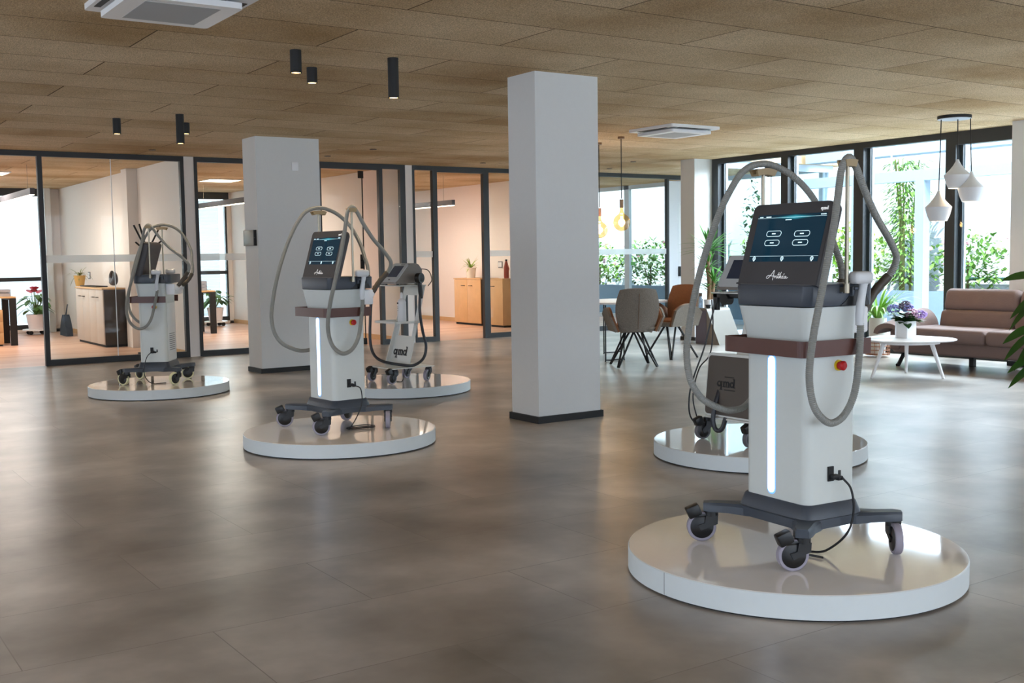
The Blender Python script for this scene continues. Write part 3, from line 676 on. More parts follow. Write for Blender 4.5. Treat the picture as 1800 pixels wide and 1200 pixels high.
# ------------------------------------------------------------------ slim trolleys with a small device
GREYD = mat('device_grey', (122, 114, 106), .45); SILV = mat('device_silver', (186, 190, 192), .4)
def device(parent, x0, x1, y0, y1, z0, z1, slope):
    """wedge-shaped control unit, slanted silver face towards -x"""
    g = G(); prof = [(x0, z0), (x1, z0), (x1, z1-.07), (x1-.04, z1-.015), (x1-.08, z1), (x0+slope+.02, z1), (x0+slope, z1-.005), (x0, z0+.02)]
    g.loft([[(x, y, z) for x, z in prof] for y in (y0, y1)])
    d = obj('control_unit', g, GREYD, parent, label='grey wedge-shaped control unit')
    v = Vector((slope, 0, z1-.005-z0-.02)); L = v.length; ez = v/L; ex = Vector((0, -1, 0)); en = ex.cross(ez)
    MM = Matrix(((ex.x, ez.x, en.x, x0), (ex.y, ez.y, en.y, 0), (ex.z, ez.z, en.z, z0+.02), (0, 0, 0, 1))); hw = (y1-y0)/2
    obj('front_panel', G().prism(rrect(-hw, hw, 0, L, .03), 0, .006, mt=MM), SILV, d)
    obj('device_screen', G().box(-hw+.06, hw-.06, L*.26, L*.86, .006, .008, mt=MM), mat('small_screen', (34, 42, 56), .2, emit=(40, 50, 70), es=.2), d)
    g = G()
    for k in range(6): g.box(.02+k*.014, .03+k*.014, L*.91, L*.94, .006, .0075, mt=MM)
    g.box(-.03, .0, L*.1, L*.14, .006, .0085, mt=MM)
    obj('panel_print', g, TXTB, d)
    obj('foot', G().cyl(x0+.04, y0+.04, z0-.012, z0, .014).cyl(x1-.04, y0+.04, z0-.012, z0, .014).cyl(x0+.04, y1-.04, z0-.012, z0, .014).cyl(x1-.04, y1-.04, z0-.012, z0, .014), BLK, d)
T3 = thing('device_trolley', (5.753, 10.658, .1115), 'slim white trolley with hanging black hose, beside the middle hose machine', 'trolley', radians(4))
CARTW = mat('trolley_white', (222, 222, 216), .4)
obj('base_plate', G().box(-.27, .27, -.25, .25, .155, .165, .003), CARTW, T3)
# leaning back sheet with a window cut out and a turned-over top shelf
def lean(z): return -.03+(z-.165)*.26
g = G(); wv = .2; th = .006
def sheet(y0, y1, z0, z1):
    g.loft([[(lean(z)-th, y, z) for y in (y0, y1)]+[(lean(z)+th, y, z) for y in (y1, y0)] for z in (z0, z1)])
sheet(-wv, wv, .165, .49); sheet(-wv, -.14, .49, .93); sheet(.14, wv, .49, .93); sheet(-wv, wv, .93, 1.04)
g.box(-.15, lean(1.04)+.01, -.21, .21, 1.035, 1.047, .003)
for y in (wv-.012,): g.loft([[(lean(z)-.07*(1.1-z), y, z), (lean(z), y, z), (lean(z), y+.012, z), (lean(z)-.07*(1.1-z), y+.012, z)] for z in (.165, 1.04)])
spn = obj('spine', g, CARTW, T3)
g = G(); lettering_qmd(g, .066, Matrix.Translation((lean(.28)-th-.004, .15, .28)) @ Matrix(((0, .26/1.033, -.968, 0), (-1, 0, 0, 0), (0, .968, .25, 0), (0, 0, 0, 1)))); obj('maker_mark', g, TXTB, spn)
obj('middle_shelf', G().box(-.2, .11, -.21, .21, .635, .642, .002).box(-.2, -.194, -.21, .21, .635, .66).box(-.2, .11, -.21, -.205, .635, .66).box(-.2, .11, .205, .21, .635, .66), CARTW, T3)
device(T3, -.14, .19, -.155, .155, 1.06, 1.28, .17)
h3 = [(.12, -.235, 1.0), (.1, -.24, .9), (.09, -.25, .75), (.12, -.25, .55), (.16, -.25, .38), (.12, -.25, .25), (.0, -.24, .185), (-.15, -.22, .20), (-.24, .0, .23), (-.26, .15, .30), (-.27, .2, .45), (-.26, .2, .7), (-.24, .2, .9), (-.2, .2, 1.04)]
BHOSE = mat('black_hose', (44, 46, 52), .4)
obj('hose', G().tube(spline(h3, 10), .016, 12), BHOSE, T3)
obj('handpiece', G().cyl(0, 0, -.028, .028, .055, mt=Matrix.Translation((.10, -.24, 1.12)) @ Matrix.Rotation(radians(90), 4, 'X') @ Matrix.Rotation(radians(20), 4, 'Y')).tube([(.10, -.24, 1.09), (.11, -.24, .97), (.115, -.24, .9)], [.022, .026, .02]).cyl(0, 0, .028, .034, .04, mt=Matrix.Translation((.10, -.24, 1.12)) @ Matrix.Rotation(radians(90), 4, 'X')), BLK, T3, label='round black applicator head')
obj('cable', G().tube(spline([(.19, -.1, 1.22), (.24, -.2, 1.2), (.26, -.24, 1.1), (.22, -.22, 1.03)], 8), .005, 6).tube(spline([(.05, 0, .16), (.0, -.05, .08), (-.06, -.1, .006), (-.12, -.08, .006)], 8), .005, 6), BLK, T3)
for x, y, rz in ((-.22, .21, 200), (-.22, -.21, 190), (.22, .2, 200), (.22, -.2, 210)): caster(T3, x, y, radians(rz), .155, x < 0, .062)
bt = thing('gel_bottle', (5.74, 10.60, .754), 'white gel bottle on the middle shelf of the slim trolley', 'bottle')
obj('bottle', G().lathe([(.045, 0), (.048, .01), (.048, .22), (.04, .24), (.016, .262), (.016, .275)]), WHP, bt)
obj('cap', G().lathe([(.018, .27), (.016, .30), (.008, .325)]), WHP, bt)
g = G()
for k, (w_, z) in enumerate(((.03, .20), (.022, .165), (.026, .15), (.022, .13))):
    g.box(-.0495, -.0475, -w_/2+.002, w_/2+.002, z, z+(.018 if k == 0 else .004))
obj('bottle_print', g, TXTB, bt)

T5 = thing('device_trolley', (5.886, 5.54, .1115), 'trolley with dark front panel, half hidden behind the nearest hose machine', 'trolley')
obj('base_plate', G().box(-.27, .27, -.27, .27, .155, .167, .003), CARTW, T5)
DARKP = mat('dark_bronze_panel', (92, 84, 78), .3, .3)
def tiltm(): 
    ez = Vector((.05, 0, .465)).normalized(); ex = Vector((0, -1, 0)); en = ex.cross(ez)
    return Matrix(((ex.x, ez.x, en.x, -.25), (ex.y, ez.y, en.y, 0), (ex.z, ez.z, en.z, .17), (0, 0, 0, 1)))
TM = tiltm()
g = G(); g.prism(rrect(-.30, .30, 0, .455, .035), -.36, 0, mt=TM); bx = obj('lower_case', g, CARTW, T5)
obj('case_front', G().prism(rrect(-.288, .288, .013, .435, .028), 0, .005, mt=TM), DARKP, bx, label='dark bronze front panel')
g = G(); lettering_qmd(g, .043, TM @ Matrix.Translation((-.185, .215, .005)))
for k in range(11): g.box(-.115+k*.0085, -.109+k*.0085, .285, .291, .005, .0065, mt=TM)
for k in range(13): g.box(-.115+k*.0085, -.109+k*.0085, .193, .199, .005, .0065, mt=TM)
obj('maker_mark', g, TXTB, bx)
obj('spine', G().loft([[(-.02+(z-.6)*.35, y, z) for y in (-.2, .2)]+[(.0+(z-.6)*.35, y, z) for y in (.2, -.2)] for z in (.6, 1.05)]).box(-.2, .16, -.22, .277, 1.05, 1.06, .003), CARTW, T5)
device(T5, -.205, .16, -.2, .215, 1.078, 1.32, .13)
obj('handpiece_holder', G().box(-.19, -.16, .225, .27, .93, 1.05, .004).box(-.19, -.165, .02, .27, 1.02, 1.05, .004).cyl(0, 0, -.03, .03, .04, mt=Matrix.Translation((-.18, .14, 1.01)) @ Matrix.Rotation(radians(90), 4, 'Y')), BLK, T5)
obj('cable', G().tube(spline([(-.19, .24, .98), (-.21, .27, .85), (-.24, .31, .65), (-.28, .37, .45), (-.30, .40, .3), (-.29, .40, .15), (-.2, .38, .05)], 8), .006, 8).tube(spline([(-.17, .3, 1.0), (-.1, .36, .8), (-.12, .37, .6), (-.26, .34, .5), (-.33, .33, .3), (-.3, .3, .1)], 8), .005, 8), BLK, T5)
obj('hose', G().tube(spline([(-.1, .19, .55), (-.25, .17, .3), (-.29, .165, .17), (-.29, .15, .095), (-.28, .12, .075), (-.27, .09, .10), (-.26, .07, .17)], 8), .017, 12), BHOSE, T5)
for x, y, rz in ((-.25, .26, 170), (-.26, -.2, 185), (.24, .24, 180), (.24, -.22, 180)): caster(T5, x, y, radians(rz), .155, x < 0, .062, tyre=mat('grey_tyre', (92, 90, 94), .5))

# ------------------------------------------------------------------ ceiling fittings
def spot(x, y, h, label):
    t = thing('ceiling_spotlight', (x, y, CH-h), label, 'ceiling light', group='black cylinder ceiling lights')
    obj('housing', G().lathe([(.036, 0), (.0425, 0), (.0425, h), (.0, h)][0:3], n=28, cap0=False), BLKM, t)
    obj('lamp_face', G().cyl(0, 0, .004, .008, .037), WARM, t)
    l = light('spot_bulb', 'SPOT', (0, 0, -.02), 22, (1, .78, .52), parent=t, size=.03); l.data.spot_size = radians(70); l.data.spot_blend = .6
spot(3.41, 7.87, .17, 'mid-length black ceiling cylinder, left of the two close together')
spot(3.83, 8.52, .125, 'shortest black ceiling cylinder right beside a mid-length one')
spot(4.2, 7.81, .31, 'longest black ceiling cylinder, nearest the central pillar')
spot(3.31, 12.52, .17, 'leftmost black ceiling cylinder near the office glass')
spot(3.8, 11.88, .31, 'long black ceiling cylinder above the far left machine')
spot(4.09, 12.58, .125, 'short black ceiling cylinder half hidden behind a long one')
def cassette(x0, y0, s_, label):
    t = thing('air_conditioner', (x0, y0, CH), label, 'air conditioner', group='ceiling air conditioners')
    e = .075
    obj('outer_frame', G().prism(rrect(-s_/2-e, s_/2+e, -s_/2-e, s_/2+e, .03), -.035, -.0), WHP, t)
    g = G()
    for k in range(4):
        g.box(-s_/2+.07, s_/2-.07, s_/2+.012, s_/2+.05, -.038, -.034, mt=Matrix.Rotation(pi/2*k, 4, 'Z'))
    obj('air_slot', g, BLKM, t)
    p = obj('centre_panel', G().prism(rrect(-s_/2, s_/2, -s_/2, s_/2, .03), -.085, -.05).prism(rrect(-s_/2+.1, s_/2-.1, -s_/2+.1, s_/2-.1, .03), -.05, -.03), WHP, t)
    obj('filter_grille', G().box(-s_/2+.11, s_/2-.11, -s_/2+.08, s_/2-.08, -.0865, -.085), mat('grille_grey', (170, 172, 174), .6), p)
cassette(2.12, 6.72, .66, 'white ceiling air conditioner cut off by the top edge, upper left')
cassette(9.55, 10.42, .66, 'white ceiling air conditioner above the armchairs, right of the central pillar')
r_ = [(7.24, 15.62, 'between office pillar and door opening'), (7.38, 14.38, 'above the middle machine hoses'), (4.64, 15.77, 'above the far left machine'), (10.08, 15.67, 'just left of the central pillar'), (12.86, 15.75, 'right of the nearer bulb cord'), (12.3, 14.43, 'left of the corner pillar')]
for x, y, t_ in r_:
    t = obj('ceiling_socket', G().cyl(0, 0, -.008, 0, .05), mat('socket_bronze', (70, 52, 38), .5), loc=(x, y, CH), label='small dark round ceiling cap '+t_, cat='ceiling cap', group='dark round ceiling caps')
# office LED panels and linear lamps
def ledpanel(x, y, label):
    t = thing('led_ceiling_panel', (x, y, CH-.02), label, 'ceiling light', group='office ceiling panels')
    obj('frame', G().box(-.33, .33, -.33, .33, .0, .018), WHP, t); obj('diffuser', G().box(-.30, .30, -.30, .30, -.003, 0), PANEL, t)
    light('panel_light', 'AREA', (0, 0, -.02), 46, (1, .86, .75), parent=t, size=.6)
ledpanel(3.3, 20.8, 'glowing square ceiling panel in the leftmost office')
ledpanel(7.5, 21.1, 'glowing square ceiling panel in the middle office')
ledpanel(10.6, 20.6, 'glowing square ceiling panel in the right-hand office')
def linear(x, y0, y1, z, label):
    t = thing('linear_pendant', (x, (y0+y1)/2, z), label, 'pendant light', group='office bar lights'); w_ = (y1-y0)/2
    obj('beam', G().box(-.035, .035, -w_, w_, 0, .10), mat('bar_grey', (84, 84, 90), .5), t)
    obj('diffuser', G().box(-.028, .028, -w_+.01, w_-.01, -.012, 0), PANEL, t)
    obj('suspension_wire', G().tube([(0, -w_*.8, .1), (0, -w_*.8, CH-z)], .003, 6).tube([(0, w_*.8, .1), (0, w_*.8, CH-z)], .003, 6), CHROME, t)
    light('bar_glow', 'AREA', (0, 0, -.03), 26, (1, .88, .78), parent=t, size=.06, sizey=(y1-y0)*.95)
linear(3.6, 18.66, 22.2, 2.53, 'long grey hanging bar light in the leftmost office')
linear(7.4, 18.4, 22.2, 2.50, 'long grey hanging bar light in the middle office')
linear(11.0, 18.16, 21.8, 2.44, 'long grey hanging bar light in the right-hand office')
# glowing bulbs over the meeting table
AMBER = glass_mat('amber_glass', (1, .78, .46), .5)
COPPER = mat('copper_cap', (196, 130, 98), .3, .8); BRASS = mat('aged_brass', (140, 110, 84), .35, .8)
def bulb(x, y, z, r, label, m):
    t = thing('pendant_bulb', (x, y, z), label, 'pendant light')
    obj('ceiling_rose', G().cyl(0, 0, CH-z-.03, CH-z, .045), BRASS, t)
    obj('cord', G().tube([(0, 0, r+.2), (0, 0, CH-z-.02)], .006, 8), BLKM, t)
    obj('socket', G().cyl(0, 0, r+.08, r+.19, .026), m, t)
    prof = [(.02, r+.09), (.022, r+.05), (.028, r+.02), (.042, r-.004)]+[(r*sin(radians(a_)), r*cos(radians(a_))) for a_ in range(30, 180, 10)]+[(.004, -r)]
    obj('glass_globe', G().lathe(prof, n=32, cap0=False), AMBER, t)
    obj('filament', G().cyl(0, 0, -r*.5, r*.75, .017), mat('filament', (255, 220, 150), .5, emit=(255, 214, 140), es=14), t)
    light('bulb_light', 'POINT', (0, 0, 0), 9, (1, .70, .42), parent=t, size=.05)
bulb(9.56, 11.46, 1.88, .115, 'amber globe bulb lamp hanging fully in view right of the central pillar', BRASS)
bulb(9.79, 12.22, 1.80, .115, 'amber globe bulb lamp half hidden by the central pillar', COPPER)
# three white shades on one round plate
t = thing('cluster_pendant_lamp', (11.68, 7.93, CH), 'three white pointed shades on cords from one round ceiling plate', 'pendant light')
obj('ceiling_plate', G().cyl(0, 0, -.035, 0, .19, n=48), BLKM, t); obj('plate_underside', G().cyl(0, 0, -.04, -.035, .187, n=48), mat('plate_grey', (186, 192, 202), .4), t)
for (cx, cy, z1, z0) in ((.045, -.02, 2.51, 2.17), (.10, -.165, 2.36, 2.01), (-.115, .115, 2.15, 1.79)):
    dx, dy = cx, cy; h = z1-z0; b0 = z0-CH
    prof = [(.098, 0), (.128, h*.20), (.146, h*.40), (.150, h*.46), (.126, h*.53), (.082, h*.66), (.046, h*.80), (.022, h*.93), (.014, h)]
    inner = [(r*.94, z-(0 if k else 0)) for k, (r, z) in enumerate(prof[:6])]
    s_ = obj('lamp_shade', G().lathe([(r, z+b0) for r, z in reversed(prof)]+[(r, z+b0+.004) for r, z in inner], dx, dy, n=40, cap0=True, cap1=False), mat('shade_white', (216, 218, 222), .5), t)
    obj('shade_bulb', G().sphere((dx, dy, b0+h*.28), .045), mat('shade_bulb_glow', (255, 205, 140), .5, emit=(255, 190, 110), es=5), s_)
    obj('cord', G().tube([(dx, dy, b0+h-.01), (dx*.9, dy*.9, -.03)], .006, 8), BLKM, t)
    light('shade_light', 'POINT', (dx, dy, b0+.04), 4, (1, .70, .40), parent=t, size=.03)
# ------------------------------------------------------------------ fittings on the office pillar
t = thing('access_panel', (5.262, 13.73, 1.735), 'brown-grey square panel on the left side of the office pillar', 'wall panel')
obj('cover', G().box(-.035, 0, -.17, .19, -.10, .10, .004), mat('panel_bronze', (112, 104, 92), .4, .3), t); obj('edge', G().box(-.038, 0, -.19, -.17, -.10, .10).tube([(-.03, -.19, 0), (-.03, -.225, 0)], .006), BLKM, t)
obj('wall_sensor', G().box(-.045, .045, -.012, 0, -.055, .055, .003), WHP, loc=(5.79, 13.492, 2.65), label='small white square box high on the office pillar', cat='sensor')
# ------------------------------------------------------------------ meeting table and armchairs
t = thing('meeting_table', (9.9, 12.05, 0), 'white round-edged meeting table with thin black wire legs beside the central pillar', 'table')
obj('tabletop', G().loft([[(x, y, z) for x, y in rrect(-.45, .8, -.42, .8, .3, 8)] for z in (.775, .80)]), WHP, t)
g = G(); g.tube(spline([(-.43, -.34, .77), (-.43, -.34, .06), (-.41, -.34, .02), (-.12, -.33, .02), (-.10, -.33, .06), (-.10, -.33, .77)], 5), .010, 8)
obj('wire_leg', g, BLKM, t); obj('wire_leg', G().tube(spline([(.3, .6, .77), (.3, .6, .06), (.32, .6, .02), (.6, .6, .02), (.62, .6, .06), (.62, .6, .77)], 5), .010, 8), BLKM, t)
def curved_panel(pts_fn, nu, nv, th):
    """shell from a surface function, thickened along its normal"""
    g = G(); A = [[Vector(pts_fn(i/nu, j/nv)) for j in range(nv+1)] for i in range(nu+1)]
    def nrm(i, j):
        a = A[min(i+1, nu)][j]-A[max(i-1, 0)][j]; b = A[i][min(j+1, nv)]-A[i][max(j-1, 0)]; n_ = a.cross(b); return n_.normalized() if n_.length > 1e-9 else Vector((0, 0, 1))
    F = [[g.b.verts.new(A[i][j]+nrm(i, j)*th/2) for j in range(nv+1)] for i in range(nu+1)]
    B = [[g.b.verts.new(A[i][j]-nrm(i, j)*th/2) for j in range(nv+1)] for i in range(nu+1)]
    for i in range(nu):
        for j in range(nv):
            g.b.faces.new((F[i][j], F[i+1][j], F[i+1][j+1], F[i][j+1])); g.b.faces.new((B[i][j], B[i][j+1], B[i+1][j+1], B[i+1][j]))
    per = [(i, 0) for i in range(nu)]+[(nu, j) for j in range(nv)]+[(i, nv) for i in range(nu, 0, -1)]+[(0, j) for j in range(nv, 0, -1)]
    for (i, j), (k, l) in zip(per, per[1:]+per[:1]):
        try: g.b.faces.new((F[i][j], B[i][j], B[k][l], F[k][l]))
        except ValueError: pass
    return g
def armchair(x, y, rz, label):
    """faces local +y; outside tweed, inside cognac"""
    t = thing('armchair', (x, y, 0), label, 'armchair', rz, 'two-tone armchairs at the meeting table')
    def back(off):
        def f(u, v):
            z = .47+v*.55; hw = .16+.12*sin(pi*min(1, v*.8+.12))**.8 if v < .95 else .235
            hw = .16+.115*math.sin(pi*(.08+.74*v)); a = (u-.5)*2
            return (a*hw, -.235-off-.10*v+.07*a*a, z-(.02*abs(a)**4))
        return f
    b = obj('backrest', curved_panel(back(.018), 12, 12, .035), TWEED, t); obj('inner_cushion', curved_panel(back(-.014), 12, 12, .035), COGNAC, b)
    g = G().tube([(0, -.283-.10*v, .50+v*.52) for v in [i/8 for i in range(8)]], .004, 6); obj('back_seam', g, mat('seam_brown', (110, 84, 66), .8), b)
    obj('seat', G().loft([[(px, py, z) for px, py in rrect(-.21+e, .21-e, -.20+e, .24-e, .08)] for z, e in ((.50, .0), (.54, .0), (.56, .03))]), COGNAC, t)
    obj('seat_shell', G().loft([[(px, py, z) for px, py in rrect(-.26+e, .26-e, -.26+e, .25-e, .11)] for z, e in ((.455, .06), (.47, .02), (.50, .0), (.52, .0))]), TWEED, t)
    for s_ in (-1, 1):
        def arm(off):
            def f(u, v):
                yy = -.24+u*.50; top = .52+.25*sin(pi*min(1, .12+u*.72))**.6
                return (s_*(.232+off+.085*v), yy, .465+(top-.465)*v)
            return f
        ar = obj('armrest', curved_panel(arm(.035), 12, 6, .03), TWEED, t); obj('inner_cushion', curved_panel(arm(.008), 12, 6, .03), COGNAC, ar)
    obj('swivel_plate', G().box(-.12, .12, -.12, .12, .445, .47, .004), BLKM, t)
    for k in range(4):
        a = pi/4+k*pi/2; g = G(); e = Vector((.36*cos(a), .36*sin(a), 0)); q = Vector((-sin(a), cos(a), 0))
        for s_ in (-1, 1): g.tube([Vector((.09*cos(a), .09*sin(a), .455))+q*s_*.06, e+q*s_*.008+Vector((0, 0, .012))], .014, 6)
        obj('leg', g, BLKM, t)
    return t
armchair(9.36, 11.0, radians(-28), 'grey tweed armchair seen from behind, nearest the viewer')
armchair(10.46, 11.48, radians(92), 'tweed armchair with brown inner back turned sideways beside the corner pillar')
armchair(9.55, 12.75, radians(190), 'brown-backed armchair mostly hidden behind the central pillar')
# ------------------------------------------------------------------ lounge corner
t = thing('sofa', (12.25, 7.55, 0), 'brown suede two-seat sofa with its back to the tall windows', 'sofa')
YL, YR = 1.32, -1.25
g = G().box(-.42, .35, YR, YL, .17, .34, .03, 3)
obj('base', g, SOFA, t)
for y0, y1 in ((.0, YL-.06), (YR+.06, 0)):
    c = obj('seat_cushion', G().box(-.50, .22, y0+.004, y1-.004, .32, .50, .055, 4), SOFA, t)
for y0, y1 in ((.02, YL-.28), (YR+.28, .02)):
    MT = Matrix.Translation((.12, 0, .46)) @ Matrix.Rotation(radians(12), 4, 'Y')
    b = obj('back_cushion', G().box(-.02, .22, y0+.005, y1-.005, .0, .25, .06, 4, mt=MT).box(.01, .25, y0+.005, y1-.005, .24, .53, .08, 4, mt=MT), SOFA, t)
for s_, y in ((1, YL), (-1, YR)):
    def armf(u, v):
        a = pi*v; return (-.52+.74*u, y+s_*(.0-.20*cos(a))*(.9+.1*u), .40+(.11+.12*u)*sin(a)+.05*u)
    g = curved_panel(armf, 12, 12, .06); obj('armrest', g, SOFA, t)
    obj('arm_side', G().box(-.46, .3, y-.1*(s_ > 0)-.02, y+.1*(s_ < 0)+.02, .2, .46, .04, 3), SOFA, t)
for y in (YL-.12, YR+.14):
    obj('leg', G().tube(spline([(-.30, y, .19), (-.36, y, .13), (-.44, y, .03), (-.47, y, .012)], 5), [.03]*5+[.026]*11, 8), BLK, t)
for y in (.55, -.6): obj('leg', G().box(.1, .16, y-.03, y+.03, 0, .18), BLK, t)
t = thing('coffee_table', (10.9, 7.96, 0), 'white rounded coffee table with slanting legs in front of the sofa', 'table')
g = G(); tri = [(.50*cos(a)*(1+.06*cos(3*(a-1.1))), .50*sin(a)*(1+.06*cos(3*(a-1.1)))) for a in [2*pi*i/72 for i in range(72)]]
g.loft([[(x*k, y*k, z) for x, y in tri] for z, k in ((.418, .95), (.428, 1), (.438, 1), (.441, .99))]); obj('tabletop', g, WHP, t)
obj('apron', G().loft([[(x*.66, y*.66, z) for x, y in tri] for z in (.385, .418)]), WHP, t)
for a, b in (((-.30, .10), (-.46, .14)), ((.05, -.28), (.08, -.42)), ((.20, .16), (.32, .25))):
    obj('leg', G().tube([(a[0], a[1], .40), (b[0], b[1], 0)], [.026, .016], 10), WHP, t)
def hydrangea(t):
    g = G(); r = random.Random(3)
    for i in range(60):
        a = r.uniform(0, 6.28); g.leaf((.03*cos(a), .03*sin(a), .17+r.random()*.09), (cos(a), sin(a), r.uniform(.1, .9)), r.uniform(.12, .22), .095, .7, 5, .12)
    obj('foliage', g, LEAFD, t)
    for nm, rgb, (x, y, z), rr in (('b1', (156, 166, 222), (-.05, .13, .33), .065), ('b2', (110, 100, 120), (.02, .03, .37), .065), ('b3', (150, 152, 216), (.03, -.01, .34), .06), ('b4', (224, 182, 212), (-.02, -.10, .28), .07), ('b5', (190, 160, 224), (.05, -.17, .27), .062)):
        g = G(); q = random.Random(nm)
        for i in range(70):
            u = q.uniform(0, 6.28); v = math.acos(q.uniform(-.7, 1)); d = Vector((sin(v)*cos(u), sin(v)*sin(u), cos(v)*.8)); g.sphere(Vector((x, y, z))+d*rr, .014, (1, 1, .8), n=6)
        obj('flower_head', g, mat('petals_'+nm, rgb, .7, noise=.25, nscale=60), t)
t = thing('potted_hydrangea', (10.98, 8.05, .441), 'hydrangea with blue and pink flowers in white pot on the coffee table', 'potted plant')
obj('pot', G().prism([(.125*cos(a), .125*sin(a)) for a in [pi/6+pi/3*i+.25 for i in range(6)]][:6], 0, .195), WHP, t); hydrangea(t)
t = thing('plant_basket_stand', (12.65, 9.72, 0), 'low copper wire basket stand at the left end of the sofa', 'plant stand')
g = G()
for z in (.05, .10, .15, .2): g.tube([(.16*cos(2*pi*i/28), .16*sin(2*pi*i/28), z) for i in range(28)], .006, 6, closed=True)
for i in range(16): g.tube([(.16*cos(2*pi*i/16), .16*sin(2*pi*i/16), .03), (.165*cos(2*pi*i/16), .165*sin(2*pi*i/16), .22)], .004, 5)
g.cyl(0, 0, .03, .036, .16); obj('wire_basket', g, mat('copper_wire', (170, 120, 92), .35, .8), t)
t = thing('spider_plant', (12.65, 9.72, .037), 'arching bright green spider plant in a tall pot left of the sofa', 'potted plant')
obj('pot', G().lathe([(.10, 0), (.12, .36), (.115, .50), (.10, .48)], n=28, cap1=True), mat('stone_pot', (216, 214, 210), .6), t)
g = G(); r = random.Random(21)
for i in range(90):
    a = r.uniform(0, 6.28); g.leaf((.03*cos(a), .03*sin(a), .48), (cos(a)*.8, sin(a)*.8, r.uniform(.8, 2.4)), r.uniform(.45, .8), .026, r.uniform(1.0, 2.2), 8, .2)
obj('foliage', g, mat('spider_green', (120, 168, 58), .45, noise=.3, nscale=20), t)
# stand with yucca by the corner pillar
t = thing('plant_stand', (12.52, 12.92, 0), 'low taupe rounded plant stand beside the corner pillar', 'plant stand')
PST = mat('stand_taupe', (122, 115, 105), .35)
def wf(u, v):   # sheet folded over: back leg, top, front leg
    return (0, 0, 0)
g = G(); prof = [(.24, 0), (.24, .53), (.20, .575), (.03, .575), (-.01, .56), (-.03, .52), (-.30, 0)]
g.loft([[(0, y, z) for y, z in prof], [(.51, y, z) for y, z in prof]]); obj('shell', g, PST, t, smooth=50)
obj('side_panel', G().loft([[(-.006, y, z*.98) for y, z in ((.235, 0), (.235, .55), (.0, .55), (-.02, 0))], [(-.001, y, z*.98) for y, z in ((.235, 0), (.235, .55), (.0, .55), (-.02, 0))]]), mat('stand_mauve', (100, 96, 110), .5), t)
t = thing('potted_yucca', (12.72, 13.06, .576), 'tall spiky yucca in white pot on the low stand by the corner pillar', 'potted plant')
obj('pot', G().lathe([(.075, 0), (.085, .13), (.08, .12)], n=28), WHP, t)
obj('trunk', G().tube(spline([(0, 0, .1), (.02, .01, .4), (-.01, .02, .7), (.0, .0, .92)], 6), .035, 10).tube([(.05, -.02, .1), (.08, -.03, .45)], .03, 8), mat('yucca_bark', (132, 104, 78), .9, noise=.35, nscale=40, bump=.6, bscale=60), t)
g = G(); r = random.Random(5)
for (cx, cy, cz, n_, L_) in ((0, 0, .92, 56, .60), (0, .02, .66, 22, .36), (.08, -.03, .42, 34, .42), (.02, 0, .28, 16, .34)):
    for i in range(n_):
        a = r.uniform(0, 6.28); g.leaf((cx, cy, cz+r.uniform(-.06, .05)), (cos(a), sin(a), r.uniform(-.1, 1.5)), L_*r.uniform(.6, 1.05), .035, r.uniform(.1, .7), 5, .25)
obj('foliage', g, mat('yucca_green', (70, 128, 44), .4, noise=.3, nscale=10), t)
t = thing('reed_diffuser', (12.57, 13.10, .576), 'small dark bottle with cork top beside the yucca pot', 'bottle')
obj('bottle', G().lathe([(.035, 0), (.038, .02), (.038, .13), (.02, .16), (.02, .19)]), glass_mat('smoked_glass', (.35, .4, .45), .3), t); obj('stopper', G().cyl(0, 0, .185, .24, .027), mat('dark_cork', (72, 54, 40), .7), t)
obj('plant_bowl', G().lathe([(.03, 0), (.045, .05), (.04, .045)], n=24), BLKM, loc=(12.60, 12.955, .576), label='small black bowl on the front edge of the plant stand', cat='bowl')
# foreground plant reaching in from the right edge
t = thing('rubber_plant', (8.19, 4.63, 0), 'dark glossy broad-leaved plant reaching in at the right edge', 'potted plant')
obj('pot', G().lathe([(.15, 0), (.2, .35), (.18, .34)], n=32), WHP, t)
obj('stem', G().tube(spline([(0, 0, .3), (.0, .02, .7), (0, 0, 1.3)], 6), .012, 8).tube(spline([(0, 0, .3), (-.05, .06, .6), (-.08, .12, .85)], 6), .01, 8), mat('plant_stem', (70, 84, 40), .6), t)
g = G(); r = random.Random(9)
TL = [((-.06, .10, 1.24), (-1, .75, .25), .26), ((-.05, .1, 1.12), (-.7, .7, -.5), .26), ((-.05, .1, 1.1), (-.8, .9, -.9), .30), ((-.04, .08, 1.08), (-.6, .55, -1.1), .28), ((-.1, .12, .86), (-1, .7, -.25), .24), ((-.1, .12, .82), (-.8, .8, -.7), .27), ((-.08, .12, .78), (-.7, .7, -1.1), .26), ((-.06, .08, .66), (-1, .8, -.35), .26), ((-.06, .08, .6), (-.9, .8, -.6), .28)]
for p, d, L_ in TL: g.leaf(p, d, L_*1.25, .085, .55, 8, .12, side=(.35, .3, 2.2))
for i in range(34):
    a = r.uniform(0, 6.28); z = r.uniform(.5, 1.3)
    dv = Vector((cos(a), sin(a), r.uniform(-.8, .3)))
    if dv.x*-.75+dv.y*.65 > .1: continue
    g.leaf((0, 0, z), dv, r.uniform(.22, .3), .08, .45, 7, .15, side=(.3, .3, 1.5))
obj('foliage', g, mat('glossy_leaf', (48, 88, 30), .25, noise=.3, nscale=6), t)

